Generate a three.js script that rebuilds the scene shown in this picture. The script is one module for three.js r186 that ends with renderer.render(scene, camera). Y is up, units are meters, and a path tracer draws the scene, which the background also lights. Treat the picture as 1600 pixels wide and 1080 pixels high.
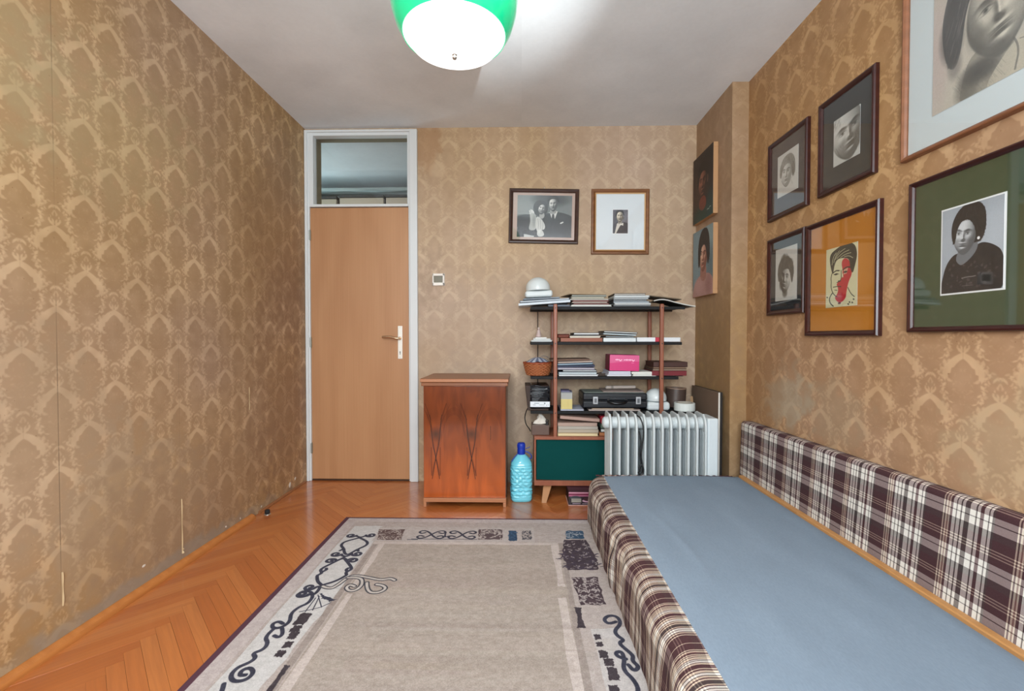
import * as THREE from 'three';
import { RoundedBoxGeometry } from 'three/addons/geometries/RoundedBoxGeometry.js';
import { mergeGeometries, mergeVertices, toCreasedNormals } from 'three/addons/utils/BufferGeometryUtils.js';
import { RectAreaLightUniformsLib } from 'three/addons/lights/RectAreaLightUniformsLib.js';

// ------------------------------------------------------------------ camera, daylight, exposure
RectAreaLightUniformsLib.init();
const scene = new THREE.Scene();
const renderer = new THREE.WebGLRenderer({ antialias: true });
renderer.toneMapping = THREE.LinearToneMapping;
renderer.toneMappingExposure = 1.0;
renderer.shadowMap.enabled = true;

const EYE = 1.032, FOCAL = 705;                       // metres; focal length in pixels of the 1600 x 1080 frame
const camera = new THREE.PerspectiveCamera(2 * Math.atan(540 / FOCAL) * 180 / Math.PI, 1600 / 1080, 0.05, 60);
camera.position.set(0, EYE, 0);
camera.rotation.order = 'YXZ';
camera.rotation.y = Math.atan(15 / FOCAL);
camera.rotation.x = -Math.atan(13 / FOCAL);
scene.add(camera);

scene.background = new THREE.Color(0.80, 0.90, 1.0);  // overcast sky beyond the window behind the camera
scene.backgroundIntensity = 2.6;

const WINDOW = { x0: -1.05, x1: 0.95, y0: 0.86, y1: 2.28, z: 1.0 };
const daylight = new THREE.RectAreaLight(new THREE.Color(0.865, 0.95, 1.0), 13.9, WINDOW.x1 - WINDOW.x0 - 0.1, WINDOW.y1 - WINDOW.y0 - 0.1);
daylight.name = 'window_daylight';
daylight.position.set((WINDOW.x0 + WINDOW.x1) / 2, (WINDOW.y0 + WINDOW.y1) / 2, WINDOW.z - 0.03);
daylight.lookAt(daylight.position.x, daylight.position.y, -5);
scene.add(daylight);
const hallLight = new THREE.RectAreaLight(new THREE.Color(0.66, 0.93, 1.0), 7.5, 0.7, 0.9);   // daylight through the window at the end of the hall
hallLight.name = 'hall_window_daylight';
hallLight.position.set(-2.66, 1.75, -3.85);
hallLight.lookAt(5, 1.75, -3.85);
scene.add(hallLight);
// added spotlight outside the window, standing in for sun reflected onto the ceiling
const patchSpot = new THREE.SpotLight(new THREE.Color(0.88, 0.97, 1.0), 190, 0, 0.112, 1, 2);
patchSpot.name = 'added_ceiling_patch_spot';
patchSpot.position.set(0.72, 0.55, 2.3);
patchSpot.target.position.set(0.02, 2.51, -1.55);
patchSpot.castShadow = true;
scene.add(patchSpot, patchSpot.target);

// ------------------------------------------------------------------ helpers
let seed = 20240611;
const rnd = () => { seed |= 0; seed = seed + 0x6D2B79F5 | 0; let t = Math.imul(seed ^ seed >>> 15, 1 | seed); t = t + Math.imul(t ^ t >>> 7, 61 | t) ^ t; return ((t ^ t >>> 14) >>> 0) / 4294967296; };
const rr = (a, b) => a + (b - a) * rnd();
const used = {};
const numbered = (n) => { const k = used[n] = (used[n] ?? -1) + 1; return k ? n + '_' + String(k).padStart(3, '0') : n; };
function noise2(x, y) {
  const h = (i, j) => { let n = Math.imul(i, 374761393) + Math.imul(j, 668265263) | 0; n = Math.imul(n ^ n >>> 13, 1274126177); return ((n ^ n >>> 16) >>> 0) / 4294967296; };
  const i = Math.floor(x), j = Math.floor(y), f = x - i, g = y - j, u = f * f * (3 - 2 * f), v = g * g * (3 - 2 * g);
  return (h(i, j) * (1 - u) + h(i + 1, j) * u) * (1 - v) + (h(i, j + 1) * (1 - u) + h(i + 1, j + 1) * u) * v;
}
const fbm = (x, y, o = 4) => { let s = 0, a = 0.5; for (let k = 0; k < o; k++) { s += a * noise2(x, y); x *= 2.03; y *= 2.03; a *= 0.5; } return s; };
const clamp = (x, a, b) => Math.min(b, Math.max(a, x));
const hexrgb = (h) => [parseInt(h.slice(1, 3), 16), parseInt(h.slice(3, 5), 16), parseInt(h.slice(5, 7), 16)];

function canvas(w, h) { const c = document.createElement('canvas'); c.width = w; c.height = h; return [c, c.getContext('2d')]; }
function texOf(c, rep) {
  const t = new THREE.CanvasTexture(c); t.colorSpace = THREE.SRGBColorSpace; t.magFilter = THREE.LinearFilter;
  t.wrapS = t.wrapT = rep ? THREE.RepeatWrapping : THREE.ClampToEdgeWrapping;
  if (rep) t.repeat.set(rep[0], rep[1]);
  return t;
}
function pixelTex(w, h, f, rep) {                       // f(x, y, out) writes sRGB bytes; y counts downwards
  const [c, g] = canvas(w, h), im = g.createImageData(w, h), o = [0, 0, 0];
  for (let y = 0, i = 0; y < h; y++) for (let x = 0; x < w; x++, i += 4) { f(x, y, o); im.data[i] = o[0]; im.data[i + 1] = o[1]; im.data[i + 2] = o[2]; im.data[i + 3] = 255; }
  g.putImageData(im, 0, 0);
  return texOf(c, rep);
}
const std = (color, roughness = 0.7, more = {}) => new THREE.MeshStandardMaterial({ color, roughness, ...more });
const phys = (color, roughness = 0.7, more = {}) => new THREE.MeshPhysicalMaterial({ color, roughness, ...more });

function add(parent, name, geo, mat) {
  const m = new THREE.Mesh(geo, mat); m.name = parent === scene ? numbered(name) : name;
  m.castShadow = m.receiveShadow = true; parent.add(m); return m;
}
function tag(o, label, category, group) { o.userData.label = label; o.userData.category = category; if (group) o.userData.group = group; return o; }
function thing(name, label, category, pos = [0, 0, 0], turn = 0, group) {
  const g = new THREE.Group(); g.name = numbered(name); g.position.set(...pos); g.rotation.y = turn; scene.add(g); return tag(g, label, category, group);
}
const struct = (name, geo, mat, parent = scene) => { const m = add(parent, name, geo, mat); if (parent === scene) m.userData.kind = 'structure'; return m; };
const structGroup = (name, pos = [0, 0, 0]) => { const g = new THREE.Group(); g.name = name; g.position.set(...pos); g.userData.kind = 'structure'; scene.add(g); return g; };

const B = (x0, x1, y0, y1, z0, z1) => new THREE.BoxGeometry(x1 - x0, y1 - y0, z1 - z0).translate((x0 + x1) / 2, (y0 + y1) / 2, (z0 + z1) / 2);
const RB = (x0, x1, y0, y1, z0, z1, r = 0.004, s = 2) => new RoundedBoxGeometry(x1 - x0, y1 - y0, z1 - z0, s, Math.min(r, (x1 - x0) / 2.01, (y1 - y0) / 2.01, (z1 - z0) / 2.01)).translate((x0 + x1) / 2, (y0 + y1) / 2, (z0 + z1) / 2);
const join = (...gs) => mergeGeometries(gs.flat().map((g) => { const n = g.index ? g.toNonIndexed() : g; for (const k of Object.keys(n.attributes)) if (!['position', 'normal', 'uv'].includes(k)) n.deleteAttribute(k); return n; }));
const lathe = (pts, seg = 40) => new THREE.LatheGeometry(pts.map(([r, y]) => new THREE.Vector2(Math.max(r, 0.00001), y)), seg);
const tube = (pts, r, seg = 40, rad = 8, closed = false) => new THREE.TubeGeometry(new THREE.CatmullRomCurve3(pts.map((p) => new THREE.Vector3(...p)), closed), seg, r, rad, closed);
function bar(a, b, r0, r1 = r0, seg = 12) {            // tapered round bar between two points
  const A = new THREE.Vector3(...a), C = new THREE.Vector3(...b), d = C.clone().sub(A), g = new THREE.CylinderGeometry(r1, r0, d.length(), seg);
  g.applyQuaternion(new THREE.Quaternion().setFromUnitVectors(new THREE.Vector3(0, 1, 0), d.normalize())); return g.translate((A.x + C.x) / 2, (A.y + C.y) / 2, (A.z + C.z) / 2);
}
// planar uv in metres (or scaled) along the dominant axis of each triangle
function metreUV(g0, su = 1, sv = su, ou = 0, ov = 0) {
  const g = g0.index ? g0.toNonIndexed() : g0, p = g.attributes.position, uv = new Float32Array(p.count * 2), a = new THREE.Vector3(), b = new THREE.Vector3(), c = new THREE.Vector3();
  for (let i = 0; i < p.count; i += 3) {
    a.fromBufferAttribute(p, i); b.fromBufferAttribute(p, i + 1); c.fromBufferAttribute(p, i + 2);
    const n = b.clone().sub(a).cross(c.clone().sub(a)), ax = Math.abs(n.x), ay = Math.abs(n.y), az = Math.abs(n.z);
    [a, b, c].forEach((q, k) => { const [u, v] = az >= ax && az >= ay ? [q.x, q.y] : ax >= ay ? [-q.z, q.y] : [q.x, -q.z]; uv[(i + k) * 2] = (u + ou) * su; uv[(i + k) * 2 + 1] = (v + ov) * sv; });
  }
  g.setAttribute('uv', new THREE.BufferAttribute(uv, 2)); return g;
}
function gridGeo(nu, nv, f, closeU = false) {           // f(u, v) -> [x, y, z], u and v in 0..1
  const pos = [], uv = [], idx = [];
  for (let j = 0; j <= nv; j++) for (let i = 0; i <= nu; i++) { pos.push(...f(i / nu, j / nv)); uv.push(i / nu, j / nv); }
  for (let j = 0; j < nv; j++) for (let i = 0; i < nu; i++) { const a = j * (nu + 1) + i, b = a + 1, c = a + nu + 1, d = c + 1; idx.push(a, b, d, a, d, c); }
  const g = new THREE.BufferGeometry(); g.setAttribute('position', new THREE.Float32BufferAttribute(pos, 3)); g.setAttribute('uv', new THREE.Float32BufferAttribute(uv, 2)); g.setIndex(idx);
  if (closeU) { const m = mergeVertices(g.clone().deleteAttribute('uv'), 1e-6); m.computeVertexNormals(); const n = m.attributes.normal, key = {}; const mp = m.attributes.position; for (let i = 0; i < mp.count; i++) key[[mp.getX(i), mp.getY(i), mp.getZ(i)].map((x) => x.toFixed(5))] = i; const out = new Float32Array(pos.length); const gp = g.attributes.position; for (let i = 0; i < gp.count; i++) { const k = key[[gp.getX(i), gp.getY(i), gp.getZ(i)].map((x) => x.toFixed(5))] ?? 0; out.set([n.getX(k), n.getY(k), n.getZ(k)], i * 3); } g.setAttribute('normal', new THREE.BufferAttribute(out, 3)); }
  else g.computeVertexNormals();
  return g;
}

// ------------------------------------------------------------------ wood and other shared materials
function woodTex(w, h, base, dark, { along = 'v', freq = 26, contrast = 0.5, seedy = 0, rep } = {}) {
  const a = hexrgb(base), b = hexrgb(dark);
  return pixelTex(w, h, (x, y, o) => {
    const s = along === 'v' ? x / w : y / h, t = along === 'v' ? y / h : x / w;
    const warp = fbm(s * 3 + seedy, t * 2.2 + seedy, 3) * 0.8, ring = 0.5 + 0.5 * Math.sin((s * freq + warp * 7 + seedy) * 2.1), fine = noise2(s * 240 + seedy * 7, t * 7), blotch = fbm(s * 3.1 + 9 + seedy, t * 1.4, 3);
    const k = clamp(contrast * (0.35 * ring + 0.35 * fine + 0.7 * (blotch - 0.3)), 0, 1);
    for (let c = 0; c < 3; c++) o[c] = a[c] + (b[c] - a[c]) * k;
  }, rep);
}
const M = {
  whitePaint: std('#d3d6d6', 0.45), whiteGrey: std('#c9ccca', 0.5), black: std('#101012', 0.45), blackMatt: std('#17171a', 0.8), steel: std('#c9c7c2', 0.28, { metalness: 0.9 }),
  paper: std('#e3e6e6', 0.8), cream: std('#d8cfb8', 0.8), glass: phys('#ffffff', 0.03, { transmission: 1, thickness: 0, ior: 1.45 }),
  darkFrame: std('#3a1713', 0.32), brownFrame: std('#3d241a', 0.4), shelfWood: std('#8a4f38', 0.45), blackShelf: std('#08080a', 0.75),
};

// ------------------------------------------------------------------ wallpaper: half-drop damask, 0.212 x 0.266 m
const REP = { w: 0.212, h: 0.266 };
function damaskTile(w, h) {                             // a transparent canvas with the pale figure only
  const [c, g] = canvas(w, h);
  const rs = (k) => { const v = Math.sin(k * 127.1 + 11.7) * 43758.5453; return v - Math.floor(v); };
  const motif = (cx, cy) => {
    g.save(); g.translate(cx, cy); g.scale(w / 100, h / 125);     // motif space: 100 x 125 per repeat
    const leaf = (x, y, len, wid, ang, al = 0.85) => { g.save(); g.translate(x, y); g.rotate(ang); g.globalAlpha = al; g.beginPath(); g.moveTo(0, 0); g.bezierCurveTo(len * 0.3, -wid, len * 0.8, -wid * 0.7, len, 0); g.bezierCurveTo(len * 0.75, wid * 0.5, len * 0.3, wid * 0.7, 0, 0); g.fill(); g.restore(); };
    for (const s of [1, -1]) {
      g.save(); g.scale(s, 1);
      // broad pale arch over the oval, notched along its inner edge
      g.globalAlpha = 0.95; g.beginPath(); g.moveTo(0, -49); g.bezierCurveTo(10, -46, 21, -39, 29, -26); g.bezierCurveTo(31, -19, 30, -12, 26, -6); g.lineTo(25, -12); g.lineTo(22, -11); g.lineTo(22, -18); g.lineTo(18, -19); g.lineTo(17, -26); g.lineTo(13, -28); g.bezierCurveTo(8, -35, 3, -39, 0, -40); g.fill();
      // ragged leaves down the side of the oval
      for (let k = 0; k < 34; k++) { const t = k / 33, y = -14 + t * 58, hw = 25.5 * Math.sqrt(Math.max(0, 1 - ((y + 4) / 50) ** 2)) + (rs(k) - 0.35) * 6; leaf(hw, y, 4.5 + rs(k + 50) * 6.5, 1.6 + rs(k + 90) * 2.2, (rs(k + 130) < 0.5 ? 0.6 : 2.3) + (rs(k + 170) - 0.5) * 1.8, 0.55 + 0.4 * rs(k + 210)); }
      // leafy filling between the ovals
      for (let k = 0; k < 40; k++) { const y = -62 + rs(k + 300) * 124, x = 50 - rs(k + 340) ** 1.4 * 24, d = (x / 27) ** 2 + ((y + 4) / 46) ** 2, d2 = ((50 - x) / 27) ** 2 + (((Math.abs(y) < 62 ? 62.5 - Math.abs(y) : 0)) / 46) ** 2; if (d < 1.1 || d2 < 1) continue; leaf(x, y, 2.5 + rs(k + 380) * 4, 1.2 + rs(k + 420) * 1.6, rs(k + 460) * 6.3, 0.5 + 0.4 * rs(k + 500)); }
      leaf(0, -47, 14, 3.6, -0.75, 0.95); leaf(1, -50, 10, 2.8, -1.25, 0.85); leaf(2, 44, 12, 3, 0.9, 0.8); leaf(1, 47, 9, 2.6, 0.35, 0.7); leaf(0, 52, 9, 2.2, 1.2, 0.7);
      // small tufts inside the oval
      for (let k = 0; k < 22; k++) { const y = -26 + rs(k + 600) * 56, x = rs(k + 640) * 17; leaf(x, y, 3 + rs(k + 680) * 5, 1.2 + rs(k + 720), rs(k + 760) * 6.3, 0.14 + 0.2 * rs(k + 800)); }
      g.restore();
    }
    g.globalAlpha = 1; g.restore();
  };
  g.fillStyle = '#ffffff';
  for (const [x, y] of [[0.5, 0.5], [0, 0], [1, 0], [0, 1], [1, 1], [0.5, -0.5], [0.5, 1.5], [-0.5, 0.5], [1.5, 0.5]]) motif(x * w, y * h);
  return c;
}
const TILE = damaskTile(106, 133);
const WALLPX = 500;                                     // pixels per metre
// one wall's paper; x and y in metres from its lower left corner as seen from the room
function wallpaper(wm, hm, { ground = '#b08d62', figure = '#cbab80', seams = [], phase = [0, 0], stains = [], amount = 1, mottled = 1, sd = 1 }) {
  const w = Math.min(2048, Math.round(wm * WALLPX)), h = Math.min(2048, Math.round(hm * WALLPX)), kx = w / wm, ky = h / hm;
  const [mc, mg] = canvas(w, h);
  mg.save(); mg.scale(kx * REP.w / 106, ky * REP.h / 133);
  for (let j = -1; j <= hm / REP.h + 1; j++) for (let i = -1; i <= wm / REP.w + 1; i++) mg.drawImage(TILE, i * 106 + phase[0] * 106, j * 133 + phase[1] * 133);
  mg.restore();
  const mask = mg.getImageData(0, 0, w, h).data, A = hexrgb(ground), F = hexrgb(figure);
  const t = pixelTex(w, h, (x, y, o) => {
    const xm = x / kx, ym = hm - y / ky;
    let m = mask[(y * w + x) * 4 + 3] / 255 * amount;
    const wear = fbm(xm * 2.2 + sd, ym * 2.2 + sd, 4), grit = fbm(xm * 26 + sd * 3, ym * 26, 2), fleck = noise2(xm * 150, ym * 150 + sd);
    m = clamp(m * (0.75 + 0.9 * (wear - 0.35)) + (grit - 0.4) * 0.22 * mottled, 0, 1);
    const tint = (wear - 0.46) * 24 * mottled + (grit - 0.37) * 20 * mottled, yel = (fbm(xm * 1.3 + 20 + sd, ym * 1.1, 3) - 0.43) * 44 * mottled;
    for (let c = 0; c < 3; c++) o[c] = A[c] + (F[c] - A[c]) * m + tint + (c === 2 ? -yel : c === 1 ? -yel * 0.12 : yel * 0.15) - (fleck > 0.982 ? 40 * mottled : 0);
    for (const [sx, sy, rx, ry, col, al] of stains) {
      const d = Math.hypot((xm - sx) / rx, (ym - sy) / ry) + (grit - 0.37) * 1.3 + (wear - 0.46) * 1.2;
      if (d < 1) { const k = al * Math.min(1, (1 - d) * 2.2); for (let c = 0; c < 3; c++) o[c] += (col[c] - o[c]) * k; }
    }
    for (const s of seams) { const d = (xm - s) * kx; if (d > -1.2 && d < 1.4) { const k = d < 0 ? 0.78 : 1.1, f = 0.75 * clamp(noise2(ym * 2.3, s * 9) * 2.2 - 0.8, 0, 1); for (let c = 0; c < 3; c++) o[c] *= 1 + (k - 1) * f; } }
  });
  return std('#ffffff', 0.58, { map: t });
}

// ------------------------------------------------------------------ the room shell
const XL = -1.54, XR = 1.315, XA = 1.22, ZB = -3.2, ZS = -2.665, ZR = 1.0, YC = 2.51;
const PLASTER = std('#b9b3a8', 0.9);
const wallUV = (g, u0, v0, wm, hm, axis) => {            // maps world x (or z) and y to the paper of the wall
  const p = g.attributes.position, uv = g.attributes.uv;
  for (let i = 0; i < p.count; i++) uv.setXY(i, axis === 'x' ? (p.getX(i) - u0) / wm : axis === 'z' ? (u0 - p.getZ(i)) / wm : (p.getZ(i) - u0) / wm, (p.getY(i) - v0) / hm);
  return g;
};
// left wall: seen from the room its left end is at z = +1
struct('wall_left', wallUV(B(XL - 0.12, XL, 0, YC, ZB - 0.12, ZR + 0.12), ZR, 0, 4.2, YC, 'z'), wallpaper(4.2, YC, {
  ground: '#9e7f5d', figure: '#bea07c', seams: [2.463 - 0.53, 2.463, 2.993, 3.52, 4.05], phase: [0.118, 0.06], sd: 3,
  stains: [[2.35, 0.55, 0.4, 0.5, [176, 160, 138], 0.2], [2.75, 0.3, 0.5, 0.35, [172, 156, 136], 0.25], [3.3, 0.28, 0.7, 0.3, [140, 114, 92], 0.3], [2.1, 1.9, 0.5, 0.5, [176, 160, 122], 0.3], [2.7, 1.8, 0.5, 0.35, [172, 156, 118], 0.28], [3.9, 0.5, 0.35, 0.9, [132, 100, 76], 0.35], [3.9, 1.9, 0.4, 0.9, [140, 108, 80], 0.3], [2.0, 0.03, 1.4, 0.05, [146, 136, 124], 0.4], [3.3, 0.03, 1, 0.05, [146, 136, 124], 0.4]],
}));
// back wall with the door opening
const DX0 = -1.54, DX1 = -0.735, DY = 2.495;
const backUV = (g) => wallUV(g, XL, 0, 2.86, YC, 'x');
struct('wall_back', join(backUV(B(DX1, XR + 0.12, 0, YC, ZB - 0.12, ZB)), backUV(B(DX0 - 0.12, DX1, DY, YC, ZB - 0.12, ZB))), wallpaper(2.86, YC, {
  ground: '#b0957a', figure: '#c4ab8d', seams: [1.16, 2.22], phase: [0.33, 0.2], sd: 7, amount: 0.78, mottled: 0.75,
  stains: [[0.88, 1.45, 0.13, 0.25, [146, 122, 100], 0.38], [0.86, 2.38, 0.1, 0.16, [160, 118, 80], 0.45], [1.1, 1.0, 0.5, 0.5, [172, 150, 130], 0.25], [0.95, 2.22, 0.06, 0.06, [200, 172, 138], 0.5], [1.5, 0.55, 0.5, 0.4, [164, 142, 124], 0.3], [2.1, 0.75, 0.5, 0.4, [152, 132, 114], 0.3]],
}));
// right wall with the shallow chimney breast at its far end
const rightPaper = wallpaper(3.8, YC, {
  ground: '#a07b58', figure: '#bd9972', seams: [0.06, 1.12, 1.65, 2.18], phase: [0.1, 0.12], sd: 12,
  stains: [[0.42, 0.72, 0.22, 0.2, [172, 158, 136], 0.7], [0.75, 0.7, 0.25, 0.2, [168, 150, 124], 0.35], [1.5, 0.7, 0.4, 0.3, [190, 172, 140], 0.35], [0.2, 1.0, 0.3, 0.6, [150, 112, 78], 0.3]],
});
struct('wall_right', wallUV(B(XR, XR + 0.12, 0, YC, ZS, ZR + 0.12), ZS, 0, 3.8, YC, '-z'), rightPaper);
const breast = wallUV(B(XA, XR + 0.12, 0, YC, ZB - 0.06, ZS), ZB, 0, 0.9, YC, '-z');
{ const n = breast.attributes.normal, p = breast.attributes.position, uv = breast.attributes.uv; for (let i = 0; i < n.count; i++) if (n.getZ(i) > 0.5) uv.setX(i, (ZS - ZB + p.getX(i) - XA) / 0.9); }
struct('wall_chimney_breast', breast, wallpaper(0.9, YC, { ground: '#9a7b5a', figure: '#ab8c69', phase: [0.3, 0.3], sd: 21, amount: 0.55, stains: [[0.25, 0.95, 0.35, 0.35, [150, 120, 92], 0.4]] }));
// the rear wall behind the camera, with the window
const W = WINDOW;
struct('wall_rear', join(B(XL - 0.12, W.x0, 0, YC, ZR, ZR + 0.12), B(W.x1, XR + 0.12, 0, YC, ZR, ZR + 0.12), B(W.x0, W.x1, 0, W.y0, ZR, ZR + 0.12), B(W.x0, W.x1, W.y1, YC, ZR, ZR + 0.12)), std('#b6987a', 0.8));
{
  const w1 = structGroup('window_1', [(W.x0 + W.x1) / 2, W.y0, ZR + 0.06]), w = W.x1 - W.x0, h = W.y1 - W.y0;
  add(w1, 'window_frame', join(B(-w / 2, w / 2, 0, 0.06, -0.03, 0.03), B(-w / 2, w / 2, h - 0.06, h, -0.03, 0.03), B(-w / 2, -w / 2 + 0.06, 0.06, h - 0.06, -0.03, 0.03), B(w / 2 - 0.06, w / 2, 0.06, h - 0.06, -0.03, 0.03), B(-0.03, 0.03, 0.06, h - 0.06, -0.03, 0.03)), M.whitePaint);
  for (const s of [-1, 1]) add(w1, 'window_pane', B(s < 0 ? -w / 2 + 0.06 : 0.03, s < 0 ? -0.03 : w / 2 - 0.06, 0.06, h - 0.06, -0.004, 0.004), M.glass);
  add(w1, 'window_sill', RB(-w / 2 - 0.05, w / 2 + 0.05, -0.03, 0, -0.22, 0.06, 0.006), M.whitePaint);
}
// ceiling: one slab over room and hall, hand-floated plaster with faint grey blotches
struct('ceiling', metreUV(B(-2.9, 1.6, YC, YC + 0.12, -4.6, ZR + 0.12), 0.25, 0.25), std('#ffffff', 0.85, { map: pixelTex(1024, 1024, (x, y, o) => { const k = fbm(x / 60, y / 60, 4) - 0.46, f = noise2(x / 3, y / 3) - 0.5; for (let c = 0; c < 3; c++) o[c] = 224 + k * 22 + f * 3 + c * 3; }, [1, 1]) }));

// ------------------------------------------------------------------ parquet
{
  const floor = struct('floor', B(-2.9, 1.6, -0.12, -0.0012, -4.6, ZR + 0.12), std('#3a1f10', 0.6));
  const PW = 0.045, PL = 0.42, room = [[XL, ZR], [XR, ZR], [XR, ZS], [XA, ZS], [XA, ZB], [XL, ZB]];
  const mats = [];
  for (let k = 0; k < 7; k++) {
    const base = ['#b86d38', '#b56935', '#bc723b', '#b26632', '#b76c37', '#be753e', '#ae6230'][k];
    const t = woodTex(256, 64, base, '#84492a', { along: 'u', freq: 5, contrast: 0.38, seedy: k * 3.7 });
    mats.push(phys('#ffffff', 0.3, { map: t, clearcoat: 0.9, clearcoatRoughness: 0.12 }));
  }
  const full = B(0.0005, PL - 0.0006, -0.012, 0, -PW + 0.0004, -0.0004);
  { const p = full.attributes.position, uv = full.attributes.uv; for (let i = 0; i < p.count; i++) uv.setXY(i, p.getX(i) / PL, -p.getZ(i) / PW); }
  const clip = (poly) => {                             // against the room, a box plus the step at the chimney breast
    const cut = (ps, f) => { const out = []; ps.forEach((a, i) => { const b = ps[(i + 1) % ps.length], fa = f(a), fb = f(b); if (fa >= 0) out.push(a); if ((fa >= 0) !== (fb >= 0)) { const t = fa / (fa - fb); out.push([a[0] + (b[0] - a[0]) * t, a[1] + (b[1] - a[1]) * t]); } }); return out; };
    let q = poly; for (const f of [(p) => p[0] - XL, (p) => XR - p[0], (p) => p[1] - ZB + 0.1, (p) => ZR - p[1]]) { q = cut(q, f); if (q.length < 3) return null; }
    return q;
  };
  const rest = [], S = Math.SQRT1_2, X0 = -0.973, Z0 = -3.2;
  let count = 0; const items = [];
  const toXZ = (a, b) => [X0 + (a - b) * S, Z0 - (a + b) * S + 0];    // a runs right and away, b left and away
  for (let m = -8; m <= 8; m++) for (let k = -90; k <= 90; k++) for (const kind of [0, 1]) {
    const oa = k * PW + m * PL, ob = k * PW - m * PL;
    const [a0, b0, la, lb] = kind === 0 ? [oa, ob, PL, PW] : [oa, ob + PW, PW, PL];
    const poly = [[a0, b0], [a0 + la, b0], [a0 + la, b0 + lb], [a0, b0 + lb]].map(([a, b]) => toXZ(a, b));
    const c = clip(poly); if (!c) continue;
    let area = 0; c.forEach((p, i) => { const q = c[(i + 1) % c.length]; area += p[0] * q[1] - q[0] * p[1]; }); area = Math.abs(area / 2); if (area < 2e-4) continue;
    const cx = c.reduce((s, p) => s + p[0], 0) / c.length, cz = c.reduce((s, p) => s + p[1], 0) / c.length;
    const seen = cz < -1.15 && (cx < -0.84 || cz < -2.4) && !(cx > 0.45 && cz > -2.6);
    items.push({ kind, a0, b0, c, whole: Math.abs(area - PW * PL) < 1e-5, seen, d: Math.hypot(cx, cz) });
  }
  items.sort((p, q) => p.d - q.d);
  for (const it of items) {
    const mat = mats[Math.floor(rnd() * mats.length)], dy = rr(-0.0005, 0.0002);
    if (it.whole && it.seen && count < 300) {
      const p = add(floor, 'plank', full, mat); count++;
      const [x, z] = toXZ(it.a0, it.b0);
      if (it.kind === 0) { p.position.set(x, dy, z); p.rotation.y = Math.PI / 4; }
      else { const [x2, z2] = toXZ(it.a0 + PW, it.b0); p.position.set(x2, dy, z2); p.rotation.y = 3 * Math.PI / 4; }
      if (it.kind === 1) { p.position.set(...[toXZ(it.a0 + PW, it.b0)[0], dy, toXZ(it.a0 + PW, it.b0)[1]]); }
      continue;
    }
    // a cut plank: prism over the clipped outline
    const sh = new THREE.Shape(it.c.map(([x, z]) => new THREE.Vector2(x, -z)));
    const g = new THREE.ExtrudeGeometry(sh, { depth: 0.012, bevelEnabled: false }).rotateX(-Math.PI / 2).translate(0, -0.012 + dy, 0);
    const p = g.attributes.position, uv = g.attributes.uv;
    for (let i = 0; i < p.count; i++) { const dx = (p.getX(i) - X0) / S, dz = -(p.getZ(i) - Z0) / S, a = (dx + dz) / 2, b = (dz - dx) / 2; uv.setXY(i, ((it.kind ? b - it.b0 : a - it.a0) / PL) || 0, ((it.kind ? a - it.a0 : b - it.b0) / PW) || 0); }
    if (it.seen && count < 300) { add(floor, 'plank', g, mat); count++; } else rest.push(g);
  }
  if (rest.length) { const m = add(floor, 'hidden_planks', join(rest), mats[0]); m.userData.kind = 'stuff'; }
  console.log('planks', count, rest.length);
}
{ // quarter-round moulding along the left wall, and the little door stop at its end
  const prof = new THREE.Shape(); prof.moveTo(0, 0); prof.lineTo(0.028, 0); prof.quadraticCurveTo(0.026, 0.02, 0.006, 0.026); prof.lineTo(0, 0.026);
  const pieces = [[-2.52, -0.4], [-0.4, 0.98]];
  const g = join(pieces.map(([z0, z1]) => new THREE.ExtrudeGeometry(prof, { depth: z1 - z0 - 0.002, bevelEnabled: false, curveSegments: 6 }).translate(XL, 0, z0)));
  struct('baseboard_left', metreUV(g, 2, 8), std('#ffffff', 0.4, { map: woodTex(256, 64, '#b9763c', '#8c4f24', { along: 'u', freq: 6, contrast: 0.5, rep: [1, 1] }) }));
  struct('trim_1', metreUV(new THREE.ExtrudeGeometry(prof, { depth: 0.56, bevelEnabled: false, curveSegments: 6 }).scale(0.45, 0.5, 1).translate(XL, 0, -3.15)), std('#8c5a36', 0.5));
  const st = thing('door_stop', 'small black door stop on the parquet by the left wall', 'door stop', [-1.478, 0, -2.575]);
  add(st, 'base', lathe([[0, 0], [0.017, 0], [0.018, 0.003], [0.013, 0.006], [0, 0.006]], 20), M.steel);
  add(st, 'rubber_bumper', lathe([[0.010, 0.006], [0.014, 0.009], [0.0145, 0.022], [0.012, 0.028], [0, 0.029]], 20), M.blackMatt);
}
// lifted edges of the wallpaper on the left wall, and the bare plaster chips along the floor
{
  const peel = (z, y0, y1, w, parent) => gridGeo(3, 14, (u, v) => [XL + 0.001 + u * u * w * (0.6 + 0.4 * Math.sin(v * 9)), y0 + (y1 - y0) * v, z - u * 0.006 * (1 - Math.abs(v - 0.5))]);
  const wl = scene.getObjectByName('wall_left'), m = std('#bba27c', 0.7, { side: THREE.DoubleSide });
  for (const [z, y0, y1, w] of [[-1.463, 0.13, 0.245, 0.0042], [-1.995, 0.06, 0.30, 0.0035], [-1.995, 0.05, 0.075, 0.009], [-2.51, 0.62, 0.75, 0.0025]]) add(wl, 'lifted_edge', peel(z, y0, y1, w), m);
  const chip = std('#d8d2c8', 0.9);
  for (const [z, y, s] of [[-1.79, 0.1, 0.014], [-2.3, 0.045, 0.012], [-2.42, 0.04, 0.01], [-2.95, 0.05, 0.03], [-3.02, 0.07, 0.02], [-2.62, 0.03, 0.012]]) add(wl, 'plaster_chip', new THREE.IcosahedronGeometry(s * 0.62, 0).scale(0.12, 0.7, 1.1).rotateX(z * 7).translate(XL + 0.001, y, z), chip);
}

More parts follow.
